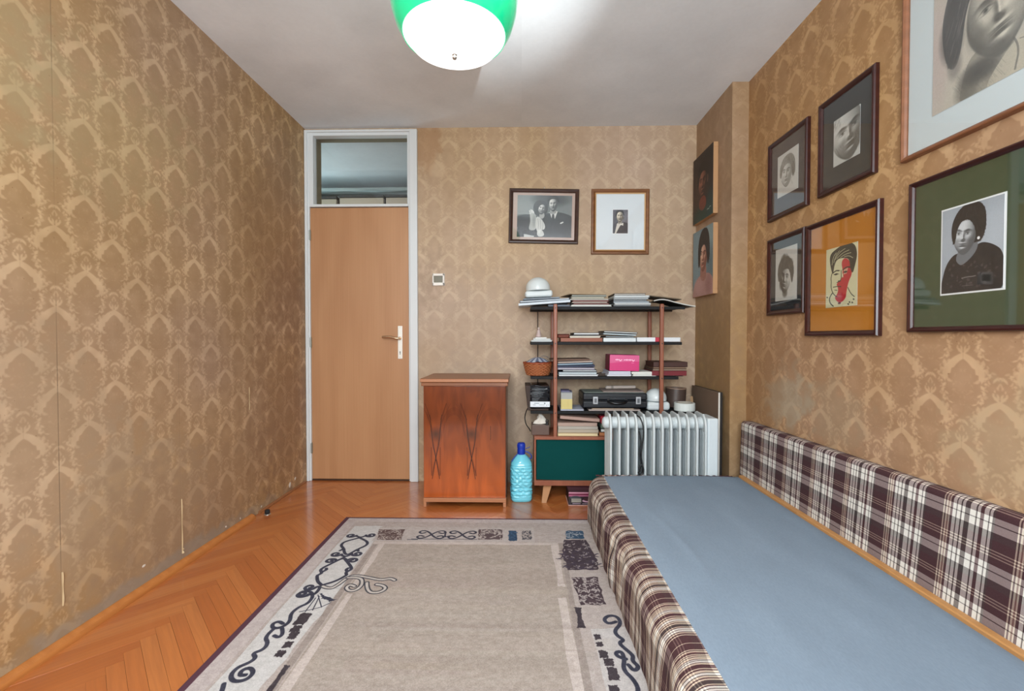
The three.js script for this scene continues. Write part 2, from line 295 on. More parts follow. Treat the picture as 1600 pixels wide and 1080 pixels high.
// ------------------------------------------------------------------ hall behind the door
{
  const hm = std('#b9b2a2', 0.85);
  struct('wall_hall_far', B(-2.9, 1.6, 0, YC, -4.6, -4.5), std('#bcc2c2', 0.85));
  struct('wall_hall_right', B(0.4, 0.5, 0, YC, -4.5, ZB - 0.12), hm);
  struct('wall_hall_left', join(B(-2.8, -2.7, 0, 1.2, -4.5, ZB - 0.12), B(-2.8, -2.7, 2.25, YC, -4.5, ZB - 0.12), B(-2.8, -2.7, 1.2, 2.25, -4.5, -4.25), B(-2.8, -2.7, 1.2, 2.25, -3.45, ZB - 0.12)), hm);
  struct('wall_hall_near', B(-2.8, XL - 0.12, 0, YC, ZB - 0.12, ZB - 0.02), hm);
  const w2 = structGroup('window_2', [-2.75, 1.2, -3.85]);
  add(w2, 'window_frame', join(B(-0.02, 0.02, 0, 0.05, -0.4, 0.4), B(-0.02, 0.02, 1, 1.05, -0.4, 0.4), B(-0.02, 0.02, 0.05, 1, -0.4, -0.35), B(-0.02, 0.02, 0.05, 1, 0.35, 0.4)), M.whitePaint);
  add(w2, 'window_pane', B(-0.003, 0.003, 0.05, 1, -0.35, 0.35), M.glass);
  // wall cupboards: a dark cornice over pale doors
  const cb = std('#b9a692', 0.6), dk = std('#3b3a3a', 0.6);
  const defs = [[-2.2, -1.735, 'narrow pale cupboard seen at the left edge of the fanlight', 2.36], [-1.725, -1.29, 'pale wall cupboard in the hall, middle one seen through the fanlight', 2.37], [-1.285, -0.7, 'pale wall cupboard in the hall at the right edge of the fanlight', 2.37]];
  for (const [x0, x1, label, top] of defs) {
    const t = thing('wall_cupboard', label, 'cupboard', [(x0 + x1) / 2, 0, -4.3], 0, undefined), w = (x1 - x0) / 2 - 0.004;
    add(t, 'carcass', B(-w, w, 0, top - 0.03, -0.195, 0.04), std('#6a625a', 0.7));
    add(t, 'cupboard_door', RB(-w + 0.006, w - 0.006, 0.05, top - 0.026, 0.042, 0.06, 0.004), cb);
    add(t, 'cornice', RB(-w, w, top - 0.022, top, -0.195, 0.07, 0.004), dk);
  }
  const sheet = gridGeo(60, 24, (u, v) => [-2.15 + u * 1.5, 2.374 + 0.012 + 0.05 * fbm(u * 3, v * 9 + 3, 3) * (0.4 + v) + 0.02 * Math.sin(v * 30 + u * 4 + fbm(u * 5, v * 3) * 6) * v, -4.45 + (1 - v) * 0.34]);
  tag(add(scene, 'plastic_sheeting', sheet, phys('#c9d6d6', 0.25, { side: THREE.DoubleSide, transmission: 0.3, thickness: 0 })), 'crumpled translucent plastic sheeting lying on top of the hall cupboards', 'plastic sheet');
}

// ------------------------------------------------------------------ door with fanlight
{
  const d = structGroup('door_1', [DX0, 0, ZB]), w = DX1 - DX0;
  const leafTex = woodTex(512, 1024, '#b98a62', '#976540', { freq: 9, contrast: 0.5, seedy: 4 });
  // frame: posts and head with a stepped face
  const fr = M.whitePaint;
  add(d, 'door_frame', join(RB(0.002, 0.022, 0, DY, -0.12, 0.022, 0.004), RB(0.02, 0.034, 0, DY, -0.12, 0.012, 0.003), RB(w - 0.055, w, 0, DY, -0.12, 0.024, 0.005), RB(w - 0.066, w - 0.05, 0, DY, -0.12, 0.008, 0.003), RB(0.02, w - 0.05, DY - 0.016, DY, -0.12, 0.022, 0.004)), fr);
  const leaf = add(d, 'door_leaf', RB(0.034, w - 0.068, 0.012, 1.953, -0.045, 0.0, 0.003), std('#ffffff', 0.42, { map: leafTex }));
  { const g = leaf.geometry, p = g.attributes.position, uv = g.attributes.uv; for (let i = 0; i < p.count; i++) uv.setXY(i, p.getX(i) / 0.75, p.getY(i) / 2); }
  const lock = add(d, 'lock_plate', RB(w - 0.146, w - 0.114, 0.878, 1.112, 0, 0.006, 0.012, 4).scale(1, 1, 1), std('#f2f0e8', 0.25, { metalness: 0.15 }));
  add(lock, 'keyhole', join(new THREE.CylinderGeometry(0.004, 0.004, 0.003, 14).rotateX(Math.PI / 2).translate(w - 0.13, 0.927, 0.006), B(w - 0.132, w - 0.128, 0.908, 0.927, 0.0045, 0.0075)), M.black);
  add(lock, 'screw', new THREE.CylinderGeometry(0.004, 0.004, 0.003, 12).rotateX(Math.PI / 2).translate(w - 0.13, 1.1, 0.006), M.steel);
  add(lock, 'screw', new THREE.CylinderGeometry(0.004, 0.004, 0.003, 12).rotateX(Math.PI / 2).translate(w - 0.13, 0.889, 0.006), M.steel);
  const hd = add(d, 'door_handle', join(new THREE.CylinderGeometry(0.011, 0.012, 0.02, 18).rotateX(Math.PI / 2).translate(w - 0.13, 1.024, 0.014), new THREE.CylinderGeometry(0.0085, 0.0085, 0.04, 16).rotateX(Math.PI / 2).translate(w - 0.13, 1.024, 0.035), tube([[w - 0.13, 1.024, 0.05], [w - 0.15, 1.025, 0.055], [w - 0.18, 1.033, 0.056], [w - 0.21, 1.034, 0.056], [w - 0.237, 1.033, 0.055]], 0.0085, 24, 12), new THREE.SphereGeometry(0.0085, 14, 10).translate(w - 0.237, 1.033, 0.055)), std('#b99a7c', 0.25, { metalness: 0.8 }));
  for (const y of [0.236, 0.995, 1.758]) add(d, 'hinge', join(bar([0.033, y - 0.035, 0.006], [0.033, y + 0.035, 0.006], 0.0075), bar([0.033, y - 0.04, 0.006], [0.033, y + 0.04, 0.006], 0.004)), std('#8f9088', 0.4, { metalness: 0.6 }));
  // fanlight
  const f0 = 0.034, f1 = w - 0.066, y0 = 1.957, y1 = DY - 0.016;
  add(d, 'transom_rail', RB(f0, f1, y0, y0 + 0.018, -0.06, 0.014, 0.003), fr);
  add(d, 'fanlight_frame', join(RB(f0 - 0.008, f0 + 0.026, y0 + 0.01, y1 + 0.006, -0.05, 0.008, 0.003), RB(f1 - 0.008, f1 + 0.006, y0 + 0.01, y1 + 0.006, -0.05, 0.007, 0.003), RB(f0 - 0.006, f1 + 0.004, y1 - 0.02, y1 + 0.006, -0.05, 0.0075, 0.003)), fr);
  add(d, 'fanlight_pane', B(f0 + 0.024, f1 - 0.006, y0 + 0.016, y1 - 0.018, -0.03, -0.026), M.glass);
  // olive reveal of the lining behind the glass
  add(d, 'door_lining', join(B(f0 - 0.03, f0 + 0.0245, y0, y1 + 0.01, -0.13, -0.05), B(f0, f1, y1 - 0.016, y1 + 0.01, -0.12, -0.05), B(f1 - 0.006, f1 + 0.05, y0, y1, -0.12, -0.05), B(f0, f1, y0 - 0.01, y0 + 0.012, -0.12, -0.06)), std('#7b7056', 0.7));
  add(d, 'threshold', RB(0.03, w - 0.06, 0, 0.01, -0.11, 0.0, 0.004), std('#3a2416', 0.5));
}
{ // thermostat
  const t = thing('thermostat', 'small square white room thermostat with a grey screen beside the door', 'thermostat', [-0.588, 1.395, ZB]);
  add(t, 'housing', join(RB(-0.044, 0.044, 0, 0.088, 0, 0.006, 0.004), RB(-0.042, -0.033, 0.002, 0.086, 0.004, 0.022, 0.003), RB(0.031, 0.042, 0.002, 0.086, 0.004, 0.022, 0.003), RB(-0.042, 0.042, 0.07, 0.086, 0.004, 0.022, 0.003), RB(-0.042, 0.042, 0.002, 0.023, 0.004, 0.022, 0.003)), std('#ece6dc', 0.4));
  add(t, 'screen', B(-0.034, 0.034, 0.022, 0.072, 0.006, 0.015), std('#6f6a58', 0.25));
}
// ------------------------------------------------------------------ rug
{
  const RW = 1.47, RL = 2.3, K = 800;                   // pixels per metre
  const [c, g] = canvas(Math.round(RW * K), Math.round(RL * K)), w = c.width, h = c.height, q = K / 1000;
  const P = (pts) => pts.map(([x, y]) => [x * q, y * q]);
  const rough = (pts, n = 3, amp = 5) => { g.beginPath(); const p = P(pts); p.forEach((a, i) => { const b = p[(i + 1) % p.length], m = 8; for (let k = 0; k < m; k++) { const t = k / m; g.lineTo(a[0] + (b[0] - a[0]) * t + rr(-amp, amp) * q, a[1] + (b[1] - a[1]) * t + rr(-amp, amp) * q); } }); g.closePath(); g.fill(); };
  const curve = (pts, wd, col) => { const p = P(pts); g.strokeStyle = col; g.lineWidth = wd * q; g.lineCap = g.lineJoin = 'round'; g.beginPath(); g.moveTo(...p[0]); for (let i = 1; i < p.length - 1; i++) g.quadraticCurveTo(p[i][0], p[i][1], (p[i][0] + p[i + 1][0]) / 2, (p[i][1] + p[i + 1][1]) / 2); g.lineTo(...p[p.length - 1]); g.stroke(); };
  g.fillStyle = '#a99d92'; g.fillRect(0, 0, w, h);
  // the border, its inner and outer rules
  g.fillStyle = '#b3a8a1'; g.fillRect(0, 0, w, 300 * q); g.fillRect(0, 0, 290 * q, h); g.fillRect((1470 - 290) * q, 0, 290 * q, h); g.fillRect(0, (2300 - 300) * q, w, 300 * q);
  g.fillStyle = '#bdb2ae'; g.fillRect(0, 0, w, 62 * q); g.fillRect(0, 0, 80 * q, h); g.fillRect((1470 - 84) * q, 0, 84 * q, h);
  g.fillStyle = '#c9c7c4'; rough([[92, 120], [250, 120], [262, 760], [250, 1120], [230, 1300], [92, 1300]], 3, 6);
  g.fillStyle = '#bbb5b0'; rough([[92, 1290], [235, 1290], [235, 2180], [92, 2180]], 3, 6);
  g.fillStyle = '#bfb9b5'; rough([[1240, 960], [1380, 940], [1384, 1900], [1250, 1900]], 3, 6);
  g.fillStyle = '#b9b0aa'; rough([[240, 130], [1060, 126], [1060, 290], [250, 296]], 3, 4);
  // long soft rules of the inner frame
  g.fillStyle = '#9c9088'; rough([[262, 330], [285, 330], [288, 2000], [262, 2000]], 2, 3); rough([[1180, 300], [1200, 300], [1200, 2000], [1176, 2000]], 2, 3);
  g.fillStyle = '#c4b8b0'; rough([[292, 318], [318, 318], [320, 700], [300, 700]], 2, 3); rough([[300, 760], [326, 760], [322, 2000], [292, 2000]], 2, 4);
  rough([[1138, 300], [1174, 300], [1172, 690], [1146, 690]], 2, 4); rough([[1140, 770], [1172, 770], [1176, 2000], [1144, 2000]], 2, 4); rough([[262, 302], [1176, 296], [1176, 322], [262, 326]], 2, 3);
  // weft streaks in the field
  for (let k = 0; k < 90; k++) { const y = 330 + rnd() * 1700, hh = 8 + rnd() * 70; g.globalAlpha = 0.1 + rnd() * 0.12; g.fillStyle = rnd() < 0.5 ? '#b6aa9d' : '#988b80'; g.fillRect((322 + rnd() * 250) * q, y * q, (250 + rnd() * 550) * q, hh * q); } g.globalAlpha = 1;
  g.fillStyle = '#a2958a'; g.globalAlpha = 0.35; g.fillRect(320 * q, 560 * q, 820 * q, 160 * q); g.globalAlpha = 1;
  const ink = '#333444', ink2 = '#3a3138';
  for (const s of [
    ...[[120, 236, 1], [220, 230, -1], [124, 436, 1], [222, 430, -1], [124, 500, 1], [224, 494, -1], [132, 716, 1], [126, 766, 1]].map(([x, y, d]) => { const o = []; for (let k = 0; k <= 14; k++) { const a = k / 14 * 7.6, r = 25 - 19 * k / 14; o.push([x + d * r * Math.cos(a) * 1.05, y + (y % 2 || d > 0 ? 1 : 1) * r * Math.sin(a) * 0.95 * (y > 480 && y < 520 ? -1 : 1)]); } return o; }),
    [[146, 240], [172, 262], [196, 238]], [[172, 262], [130, 290], [108, 318], [112, 352], [140, 380], [128, 400]], [[172, 262], [214, 290], [236, 322], [232, 352], [206, 384], [216, 402]], [[140, 384], [172, 462], [206, 388]], [[150, 440], [172, 466], [198, 436]], [[150, 500], [172, 468], [200, 494]],
    [[172, 468], [128, 540], [110, 578], [134, 604], [122, 624]], [[172, 468], [226, 532], [252, 572], [232, 596], [244, 616]], [[122, 628], [138, 668], [174, 700]], [[244, 622], [226, 664], [174, 700]], [[128, 596], [142, 580], [134, 566]], [[236, 590], [224, 576], [230, 562]], [[156, 716], [174, 700], [178, 770], [150, 766]],
    [[151, 776], [130, 784], [108, 765], [118, 742], [154, 748], [176, 781], [178, 827], [154, 850], [143, 892], [166, 937], [154, 971], [125, 978], [108, 953], [123, 936], [146, 950]],
    [[156, 975], [176, 1003], [171, 1025], [150, 1014]],
    [[129, 981], [120, 1021], [151, 1051], [153, 1084], [127, 1101], [151, 1120], [143, 1143], [118, 1162], [116, 1196], [142, 1222], [178, 1214], [182, 1182], [156, 1162], [138, 1176], [145, 1196], [162, 1194]],
    [[1333, 914], [1306, 930], [1290, 904], [1314, 876], [1346, 883], [1350, 925], [1318, 962], [1321, 990], [1342, 1012], [1318, 1026], [1338, 1060], [1354, 1087], [1343, 1109], [1360, 1135], [1339, 1154], [1328, 1127]],
    [[1326, 1101], [1303, 1094], [1298, 1072], [1321, 1066], [1321, 1105], [1306, 1148], [1330, 1188], [1335, 1230], [1312, 1262], [1326, 1310], [1352, 1330]],
    [[120, 1230], [150, 1290], [128, 1350], [160, 1400], [130, 1470], [168, 1520], [140, 1600]], [[1340, 1330], [1312, 1400], [1346, 1470], [1316, 1540], [1340, 1620]],
  ]) curve(s, 14, ink);
  for (const s of [[[182, 708], [219, 730], [241, 693], [255, 640], [284, 619], [350, 638], [407, 657], [440, 640], [462, 655]], [[259, 640], [311, 632], [339, 685], [332, 730], [306, 742], [280, 718], [287, 692], [311, 705]], [[353, 678], [375, 745], [423, 752], [447, 721], [427, 696], [398, 690]]]) { curve(s, 22, '#3c3c44'); curve(s, 11, '#c2bab2'); }
  g.fillStyle = ink; rough([[187, 755], [212, 769], [275, 802], [255, 814], [215, 792]], 2, 4);
  curve([[190, 770], [240, 850]], 4, ink); curve([[200, 780], [215, 870]], 4, ink); curve([[190, 790], [192, 880]], 4, ink); curve([[170, 880], [230, 860], [262, 820]], 4, ink);
  g.fillStyle = '#3b3238';
  for (const [x, y, a, b] of [[203, 921, 20, 34], [206, 977, 16, 17], [214, 1011, 15, 20], [221, 1058, 14, 15], [218, 1100, 14, 15], [1254, 997, 11, 13], [1254, 1034, 11, 11], [1259, 1081, 13, 17], [1270, 1117, 14, 16], [1272, 1165, 16, 26], [1263, 1232, 14, 22]]) rough([[x - a, y - b], [x + a, y - b], [x + a, y + b], [x - a, y + b]], 2, 3);
  rough([[258, 1151], [278, 1151], [276, 1200], [280, 1280], [256, 1280], [262, 1210]], 2, 2); rough([[1194, 831], [1220, 831], [1214, 890], [1222, 951], [1190, 951], [1200, 890]], 2, 2);
  // woven patches: dark squares shot through with light threads
  const patch = (pts, col, light, n) => { g.fillStyle = col; rough(pts, 2, 4); const xs = pts.map((p) => p[0]), ys = pts.map((p) => p[1]), x0 = Math.min(...xs), x1 = Math.max(...xs), y0 = Math.min(...ys), y1 = Math.max(...ys); for (let k = 0; k < n; k++) { const x = rr(x0 + 6, x1 - 8), y = rr(y0 + 6, y1 - 8); curve([[x, y], [x + rr(-14, 14), y + rr(-14, 14)], [x + rr(-16, 16), y + rr(-16, 16)]], rr(3, 6), light); } };
  patch([[240, 161], [374, 158], [390, 278], [270, 283]], '#5e4a48', '#b0a49c', 60); patch([[768, 149], [895, 147], [898, 265], [776, 267]], '#57474a', '#b5aba4', 75);
  patch([[929, 163], [971, 162], [974, 279], [932, 280]], '#27425e', '#3d5f7c', 12); patch([[996, 162], [1045, 161], [1047, 262], [999, 263]], '#4c4a50', '#b5aba4', 26);
  patch([[1230, 157], [1315, 155], [1313, 249], [1220, 251]], '#2f4c66', '#9aa0a6', 26); patch([[1208, 263], [1322, 260], [1341, 470], [1330, 553], [1200, 556], [1186, 420]], '#3f323a', '#9c9290', 60); patch([[1207, 621], [1319, 611], [1316, 812], [1224, 814]], '#46363c', '#a89e9a', 85);
  for (let k = 0; k < 70; k++) { const x = rr(1170, 1350), y = rr(380, 560); curve([[x, y], [x + rr(-22, 22), y + rr(-12, 12)], [x + rr(-22, 22), y + rr(-16, 16)]], 4, '#3f3446'); }
  // scroll pair at the head
  for (const cx of [530, 690]) for (const sx of [-1, 1]) for (const sy of [-1, 1]) curve([[cx, 216], [cx + sx * 18, 216 + sy * 30], [cx + sx * 50, 216 + sy * 50], [cx + sx * 72, 216 + sy * 30], [cx + sx * 56, 216 + sy * 10], [cx + sx * 36, 216 + sy * 22]], 11, ink);
  curve([[440, 268], [770, 268]], 5, ink); curve([[420, 275], [470, 275]], 6, ink); curve([[600, 190], [600, 250], [625, 230]], 9, ink);
  // pile: fleck every pixel
  const im = g.getImageData(0, 0, w, h), d = im.data;
  for (let y = 0, i = 0; y < h; y++) for (let x = 0; x < w; x++, i += 4) { const n = (noise2(x / 1.6, y / 1.6) - 0.5) * 26 + (fbm(x / 14, y / 9, 3) - 0.44) * 26; d[i] = d[i] * 0.9 + n; d[i + 1] = d[i + 1] * 0.9 + n; d[i + 2] = d[i + 2] * 0.91 + n; }
  g.putImageData(im, 0, 0);
  const rug = thing('rug', 'beige patterned rug with dark scroll border and purple edging on the parquet', 'rug', [-0.995 + RW / 2, 0.0002, -2.52 + RL / 2]);
  const pile = RB(-RW / 2 + 0.012, RW / 2 - 0.012, 0, 0.012, -RL / 2 + 0.012, RL / 2 - 0.012, 0.004);
  { const p = pile.attributes.position, uv = pile.attributes.uv; for (let i = 0; i < p.count; i++) uv.setXY(i, p.getX(i) / RW + 0.5, 0.5 - p.getZ(i) / RL); }
  const tx = texOf(c); add(rug, 'pile', pile, std('#ffffff', 0.95, { map: tx, bumpMap: tx, bumpScale: 0.0015 }));
  add(rug, 'binding', join(RB(-RW / 2, -RW / 2 + 0.026, 0, 0.0132, -RL / 2, RL / 2, 0.005), RB(RW / 2 - 0.014, RW / 2, 0, 0.0115, -RL / 2, RL / 2, 0.005), RB(-RW / 2, RW / 2, 0, 0.0125, -RL / 2, -RL / 2 + 0.018, 0.005), RB(-RW / 2, RW / 2, 0, 0.0125, RL / 2 - 0.018, RL / 2, 0.005)), std('#4a2a38', 0.9));
}

// ------------------------------------------------------------------ sofa bed in brown plaid
const plaidOf = (mode) => {
  const PX = 800, PY = 500;                             // one repeat: 0.20 m along the bed, 0.125 m across
  const dark = [62, 32, 36], char = [58, 48, 47], white = [226, 221, 212], cream = [206, 188, 166], mid = [120, 84, 76];
  const warp = [[0, 9, dark], [9, 13, cream], [13, 17, dark], [17, 22, cream], [22, 26, mid], [26, 30, cream], [30, 37, dark], [37, 47, white], [47, 50, char], [50, 60, white], [60, 64, char], [64, 72, white], [72, 86, char], [86, 102, white], [102, 106, char], [106, 114, white], [114, 124, dark], [124, 136, white], [136, 139, char], [139, 146, white], [146, 152, char], [152, 200, dark]];
  const weft = [[0, 5, dark], [5, 8, cream], [8, 13, dark], [13, 16, cream], [16, 21, dark], [21, 24, cream], [24, 44, dark], [44, 60, white], [60, 63, char], [63, 84, white], [84, 104, char], [104, 125, dark]];
  const warpC = [[0, 7, dark], [7, 10, cream], [10, 13, dark], [13, 17, cream], [17, 19, mid], [19, 24, dark], [24, 27, cream], [27, 29, dark], [29, 33, cream], [33, 35, char], [35, 41, cream], [41, 43, dark], [43, 46, white], [46, 48, char], [48, 53, white], [53, 55, dark], [55, 60, cream], [60, 72, dark], [72, 75, cream], [75, 79, dark], [79, 85, cream], [85, 87, char], [87, 93, white], [93, 95, char], [95, 100, cream], [100, 103, dark], [103, 107, cream], [107, 118, char], [118, 121, cream], [121, 124, dark], [124, 130, white], [130, 132, char], [132, 138, white], [138, 141, dark], [141, 145, cream], [145, 150, dark], [150, 153, cream], [153, 182, dark], [182, 184, cream], [184, 200, dark]];
  const at = (list, v) => { for (const [a, b, c] of list) if (v >= a && v < b) return c; return dark; };
  return pixelTex(PX, PY, (x, y, o) => {
    const A = at(mode ? warpC : warp, x / PX * 200), Wf = at(weft, y / PY * 125), q = (x >> 1) + (y >> 1), tw = mode ? (q % 4 < 2 ? 0.93 : 0.6) : (q % 4 < 2 ? 0.72 : 0.42), n = (noise2(x / 2.1, y / 2.1) - 0.5) * 26;
    for (let c = 0; c < 3; c++) o[c] = clamp(A[c] * tw + Wf[c] * (1 - tw) + n, 0, 255);
  }, [1, 1]);
};
const plaid = plaidOf(0), coverCloth = plaidOf(1);
const plaidMat = std('#ffffff', 0.95, { map: plaid, bumpMap: plaid, bumpScale: 0.0012 }), coverMat = std('#ffffff', 0.95, { map: coverCloth, bumpMap: coverCloth, bumpScale: 0.0012 });
// a loft along z: profile(s) gives [x, y] points at distance s; uv in repeats of the plaid
function loftZ(z0, z1, n, profile, off = 0) {
  const pos = [], uv = [], idx = []; let m = 0;
  for (let j = 0; j <= n; j++) {
    const s = j / n, z = z0 + (z1 - z0) * s, pr = profile(s, z); m = pr.length; let len = off;
    pr.forEach((p, i) => { if (i) len += Math.hypot(p[0] - pr[i - 1][0], p[1] - pr[i - 1][1]); pos.push(p[0], p[1], p[2] ?? z); uv.push((z - z0) / 0.2, len / 0.125); });
  }
  for (let j = 0; j < n; j++) for (let i = 0; i < m - 1; i++) { const a = j * m + i, b = a + 1, c = a + m, d = c + 1; idx.push(a, b, d, a, d, c); }
  const g = new THREE.BufferGeometry(); g.setAttribute('position', new THREE.Float32BufferAttribute(pos, 3)); g.setAttribute('uv', new THREE.Float32BufferAttribute(uv, 2)); g.setIndex(idx); g.computeVertexNormals(); return g;
}
function capZ(pts, z, flip) {                           // flat end of a loft
  const sh = new THREE.Shape(pts.map((p) => new THREE.Vector2(p[0], p[1]))), g = new THREE.ShapeGeometry(sh).translate(0, 0, z), uv = g.attributes.uv, p = g.attributes.position;
  for (let i = 0; i < p.count; i++) uv.setXY(i, p.getX(i) / 0.2, p.getY(i) / 0.125);
  return g;
}
{
  const bed = thing('sofa_bed', 'low sofa bed with brown plaid cover and backrest and a blue sheet on top', 'sofa bed', [0, 0, 0]);
  const Z0 = -2.535, Z1 = -0.5, H = 0.248;
  const prof = (s, z) => {
    const out = [], lump = (y) => 0.010 * (fbm(z * 10, y * 7, 3) - 0.45) + 0.005 * Math.sin(z * 33 + 3 * Math.sin(z * 7) + y * 9) * (0.3 + y / H) + 0.012 * Math.exp(-(((z + 1.83) / 0.03) ** 2)) * Math.sin(y * 18), corner = s < 0.02 ? (0.02 - s) * 0.9 : 0;
    for (let k = 0; k <= 9; k++) { const y = 0.014 + (H - 0.06 - 0.014) * k / 9; out.push([0.372 + corner - lump(y) * 1.3 - 0.006 * (1 - y / H), y]); }
    for (let k = 1; k <= 8; k++) { const a = k / 8 * Math.PI / 2; out.push([0.372 + corner + 0.06 - 0.06 * Math.cos(a) - lump(H - 0.06) * 1.3 * (1 - k / 8), H - 0.06 + 0.06 * Math.sin(a) + 0.004 * (fbm(z * 14, 3, 2) - 0.4)]); }
    out.push([0.5, H], [0.86, H - 0.004], [1.225, H - 0.006], [1.232, 0.14], [1.232, 0.014]);
    return out;
  };
  const far = prof(0, Z0), near = prof(1, Z1);
  add(bed, 'plaid_cover', join(loftZ(Z0, Z1, 220, prof), capZ(far, Z0), capZ(near, Z1), B(0.39, 1.22, 0.013, 0.016, Z0, Z1)), coverMat);
  // sheet: smooth blue cloth, faintly creased
  const sx0 = 0.462, sx1 = 1.212;
  const top = (u, v) => { const x = sx0 + (sx1 - sx0) * u, z = Z0 - 0.004 + (Z1 - Z0) * v, e = Math.min(u, 1 - u, v * 2.6) * 14, fall = e < 1 ? (1 - e) ** 2 * 0.007 : 0, cr = 0.0016 * (fbm(x * 5 + z * 3, z * 4, 3) - 0.45) + 0.0035 * Math.exp(-(((x - 0.56 - 0.05 * Math.sin(z * 3)) / 0.016) ** 2)) * (z > -2.1 && z < -1.3 ? Math.sin((z + 2.1) / 0.8 * Math.PI) : 0) + 0.002 * Math.exp(-(((x - 0.95 + z * 0.3 + 0.5) / 0.02) ** 2)) * (noise2(z * 3, 5)); return [x, H + 0.0075 - fall + cr + 0.006 * Math.sin(u * Math.PI), z]; };
  add(bed, 'sheet', join(gridGeo(80, 160, top), B(sx0, sx1, H - 0.012, H - 0.0005, Z0 - 0.004, Z1 - 0.005)), std('#8695a1', 0.85, { side: THREE.DoubleSide, map: pixelTex(512, 512, (x, y, o) => { const n = (noise2(x / 1.5, y / 1.5) - 0.5) * 14 + (fbm(x / 60, y / 60, 3) - 0.44) * 22; o[0] = 228 + n; o[1] = 232 + n; o[2] = 240 + n; }) }));
  // twisted piping along the far edge
  const pts = []; for (let k = 0; k <= 60; k++) pts.push([0.42 + 0.76 * k / 60, H + 0.003 + 0.0025 * Math.sin(k * 2.2), Z0 - 0.004]); add(bed, 'piping', tube(pts, 0.0045, 180, 6), plaidMat);
  // wooden batten under the backrest
  add(bed, 'batten', metreUV(RB(1.212, 1.24, H - 0.02, H + 0.014, Z0 - 0.0, Z1, 0.005), 2, 6), std('#ffffff', 0.5, { map: woodTex(256, 64, '#c08d58', '#96632f', { along: 'u', freq: 5, contrast: 0.5, rep: [1, 1] }) }));
  // backrest board with the same cloth stretched over it
  const back = (s, z) => {
    const t = clamp((z + 2.59) / 1.43, 0, 1.35), xb = 1.243, xt = 1.25 + 0.027 * t, yt = 0.556 + 0.017 * t, out = [];
    for (let k = 0; k <= 8; k++) { const y = 0.246 + (yt - 0.02 - 0.246) * k / 8; out.push([xb + (xt - xb) * k / 8 + 0.0015 * (fbm(z * 8, y * 8, 2) - 0.4), y]); }
    for (let k = 1; k <= 8; k++) { const a = k / 8 * Math.PI / 2, r = 0.02; out.push([xt + r - r * Math.cos(a) + (k === 8 ? 0 : 0), yt - r + r * Math.sin(a) + 0.002 * (fbm(z * 25, 2, 2) - 0.4)]); }
    out.push([1.309, yt - 0.001], [1.311, yt - 0.01], [1.311, 0.246]);
    return out;
  };
  const bz0 = -2.585, bz1 = -0.5;
  add(bed, 'backrest', join(loftZ(bz0, bz1, 160, back, 0.03), capZ(back(0, bz0), bz0), capZ(back(1, bz1), bz1)), plaidMat);
  for (const [x, z] of [[0.46, -2.44], [1.16, -2.44], [0.46, -0.6], [1.16, -0.6]]) add(bed, 'foot', B(x - 0.03, x + 0.03, x < 0.6 && z > -2.5 ? 0.0126 : 0.0003, 0.016, z - 0.03, z + 0.03), M.black);
}

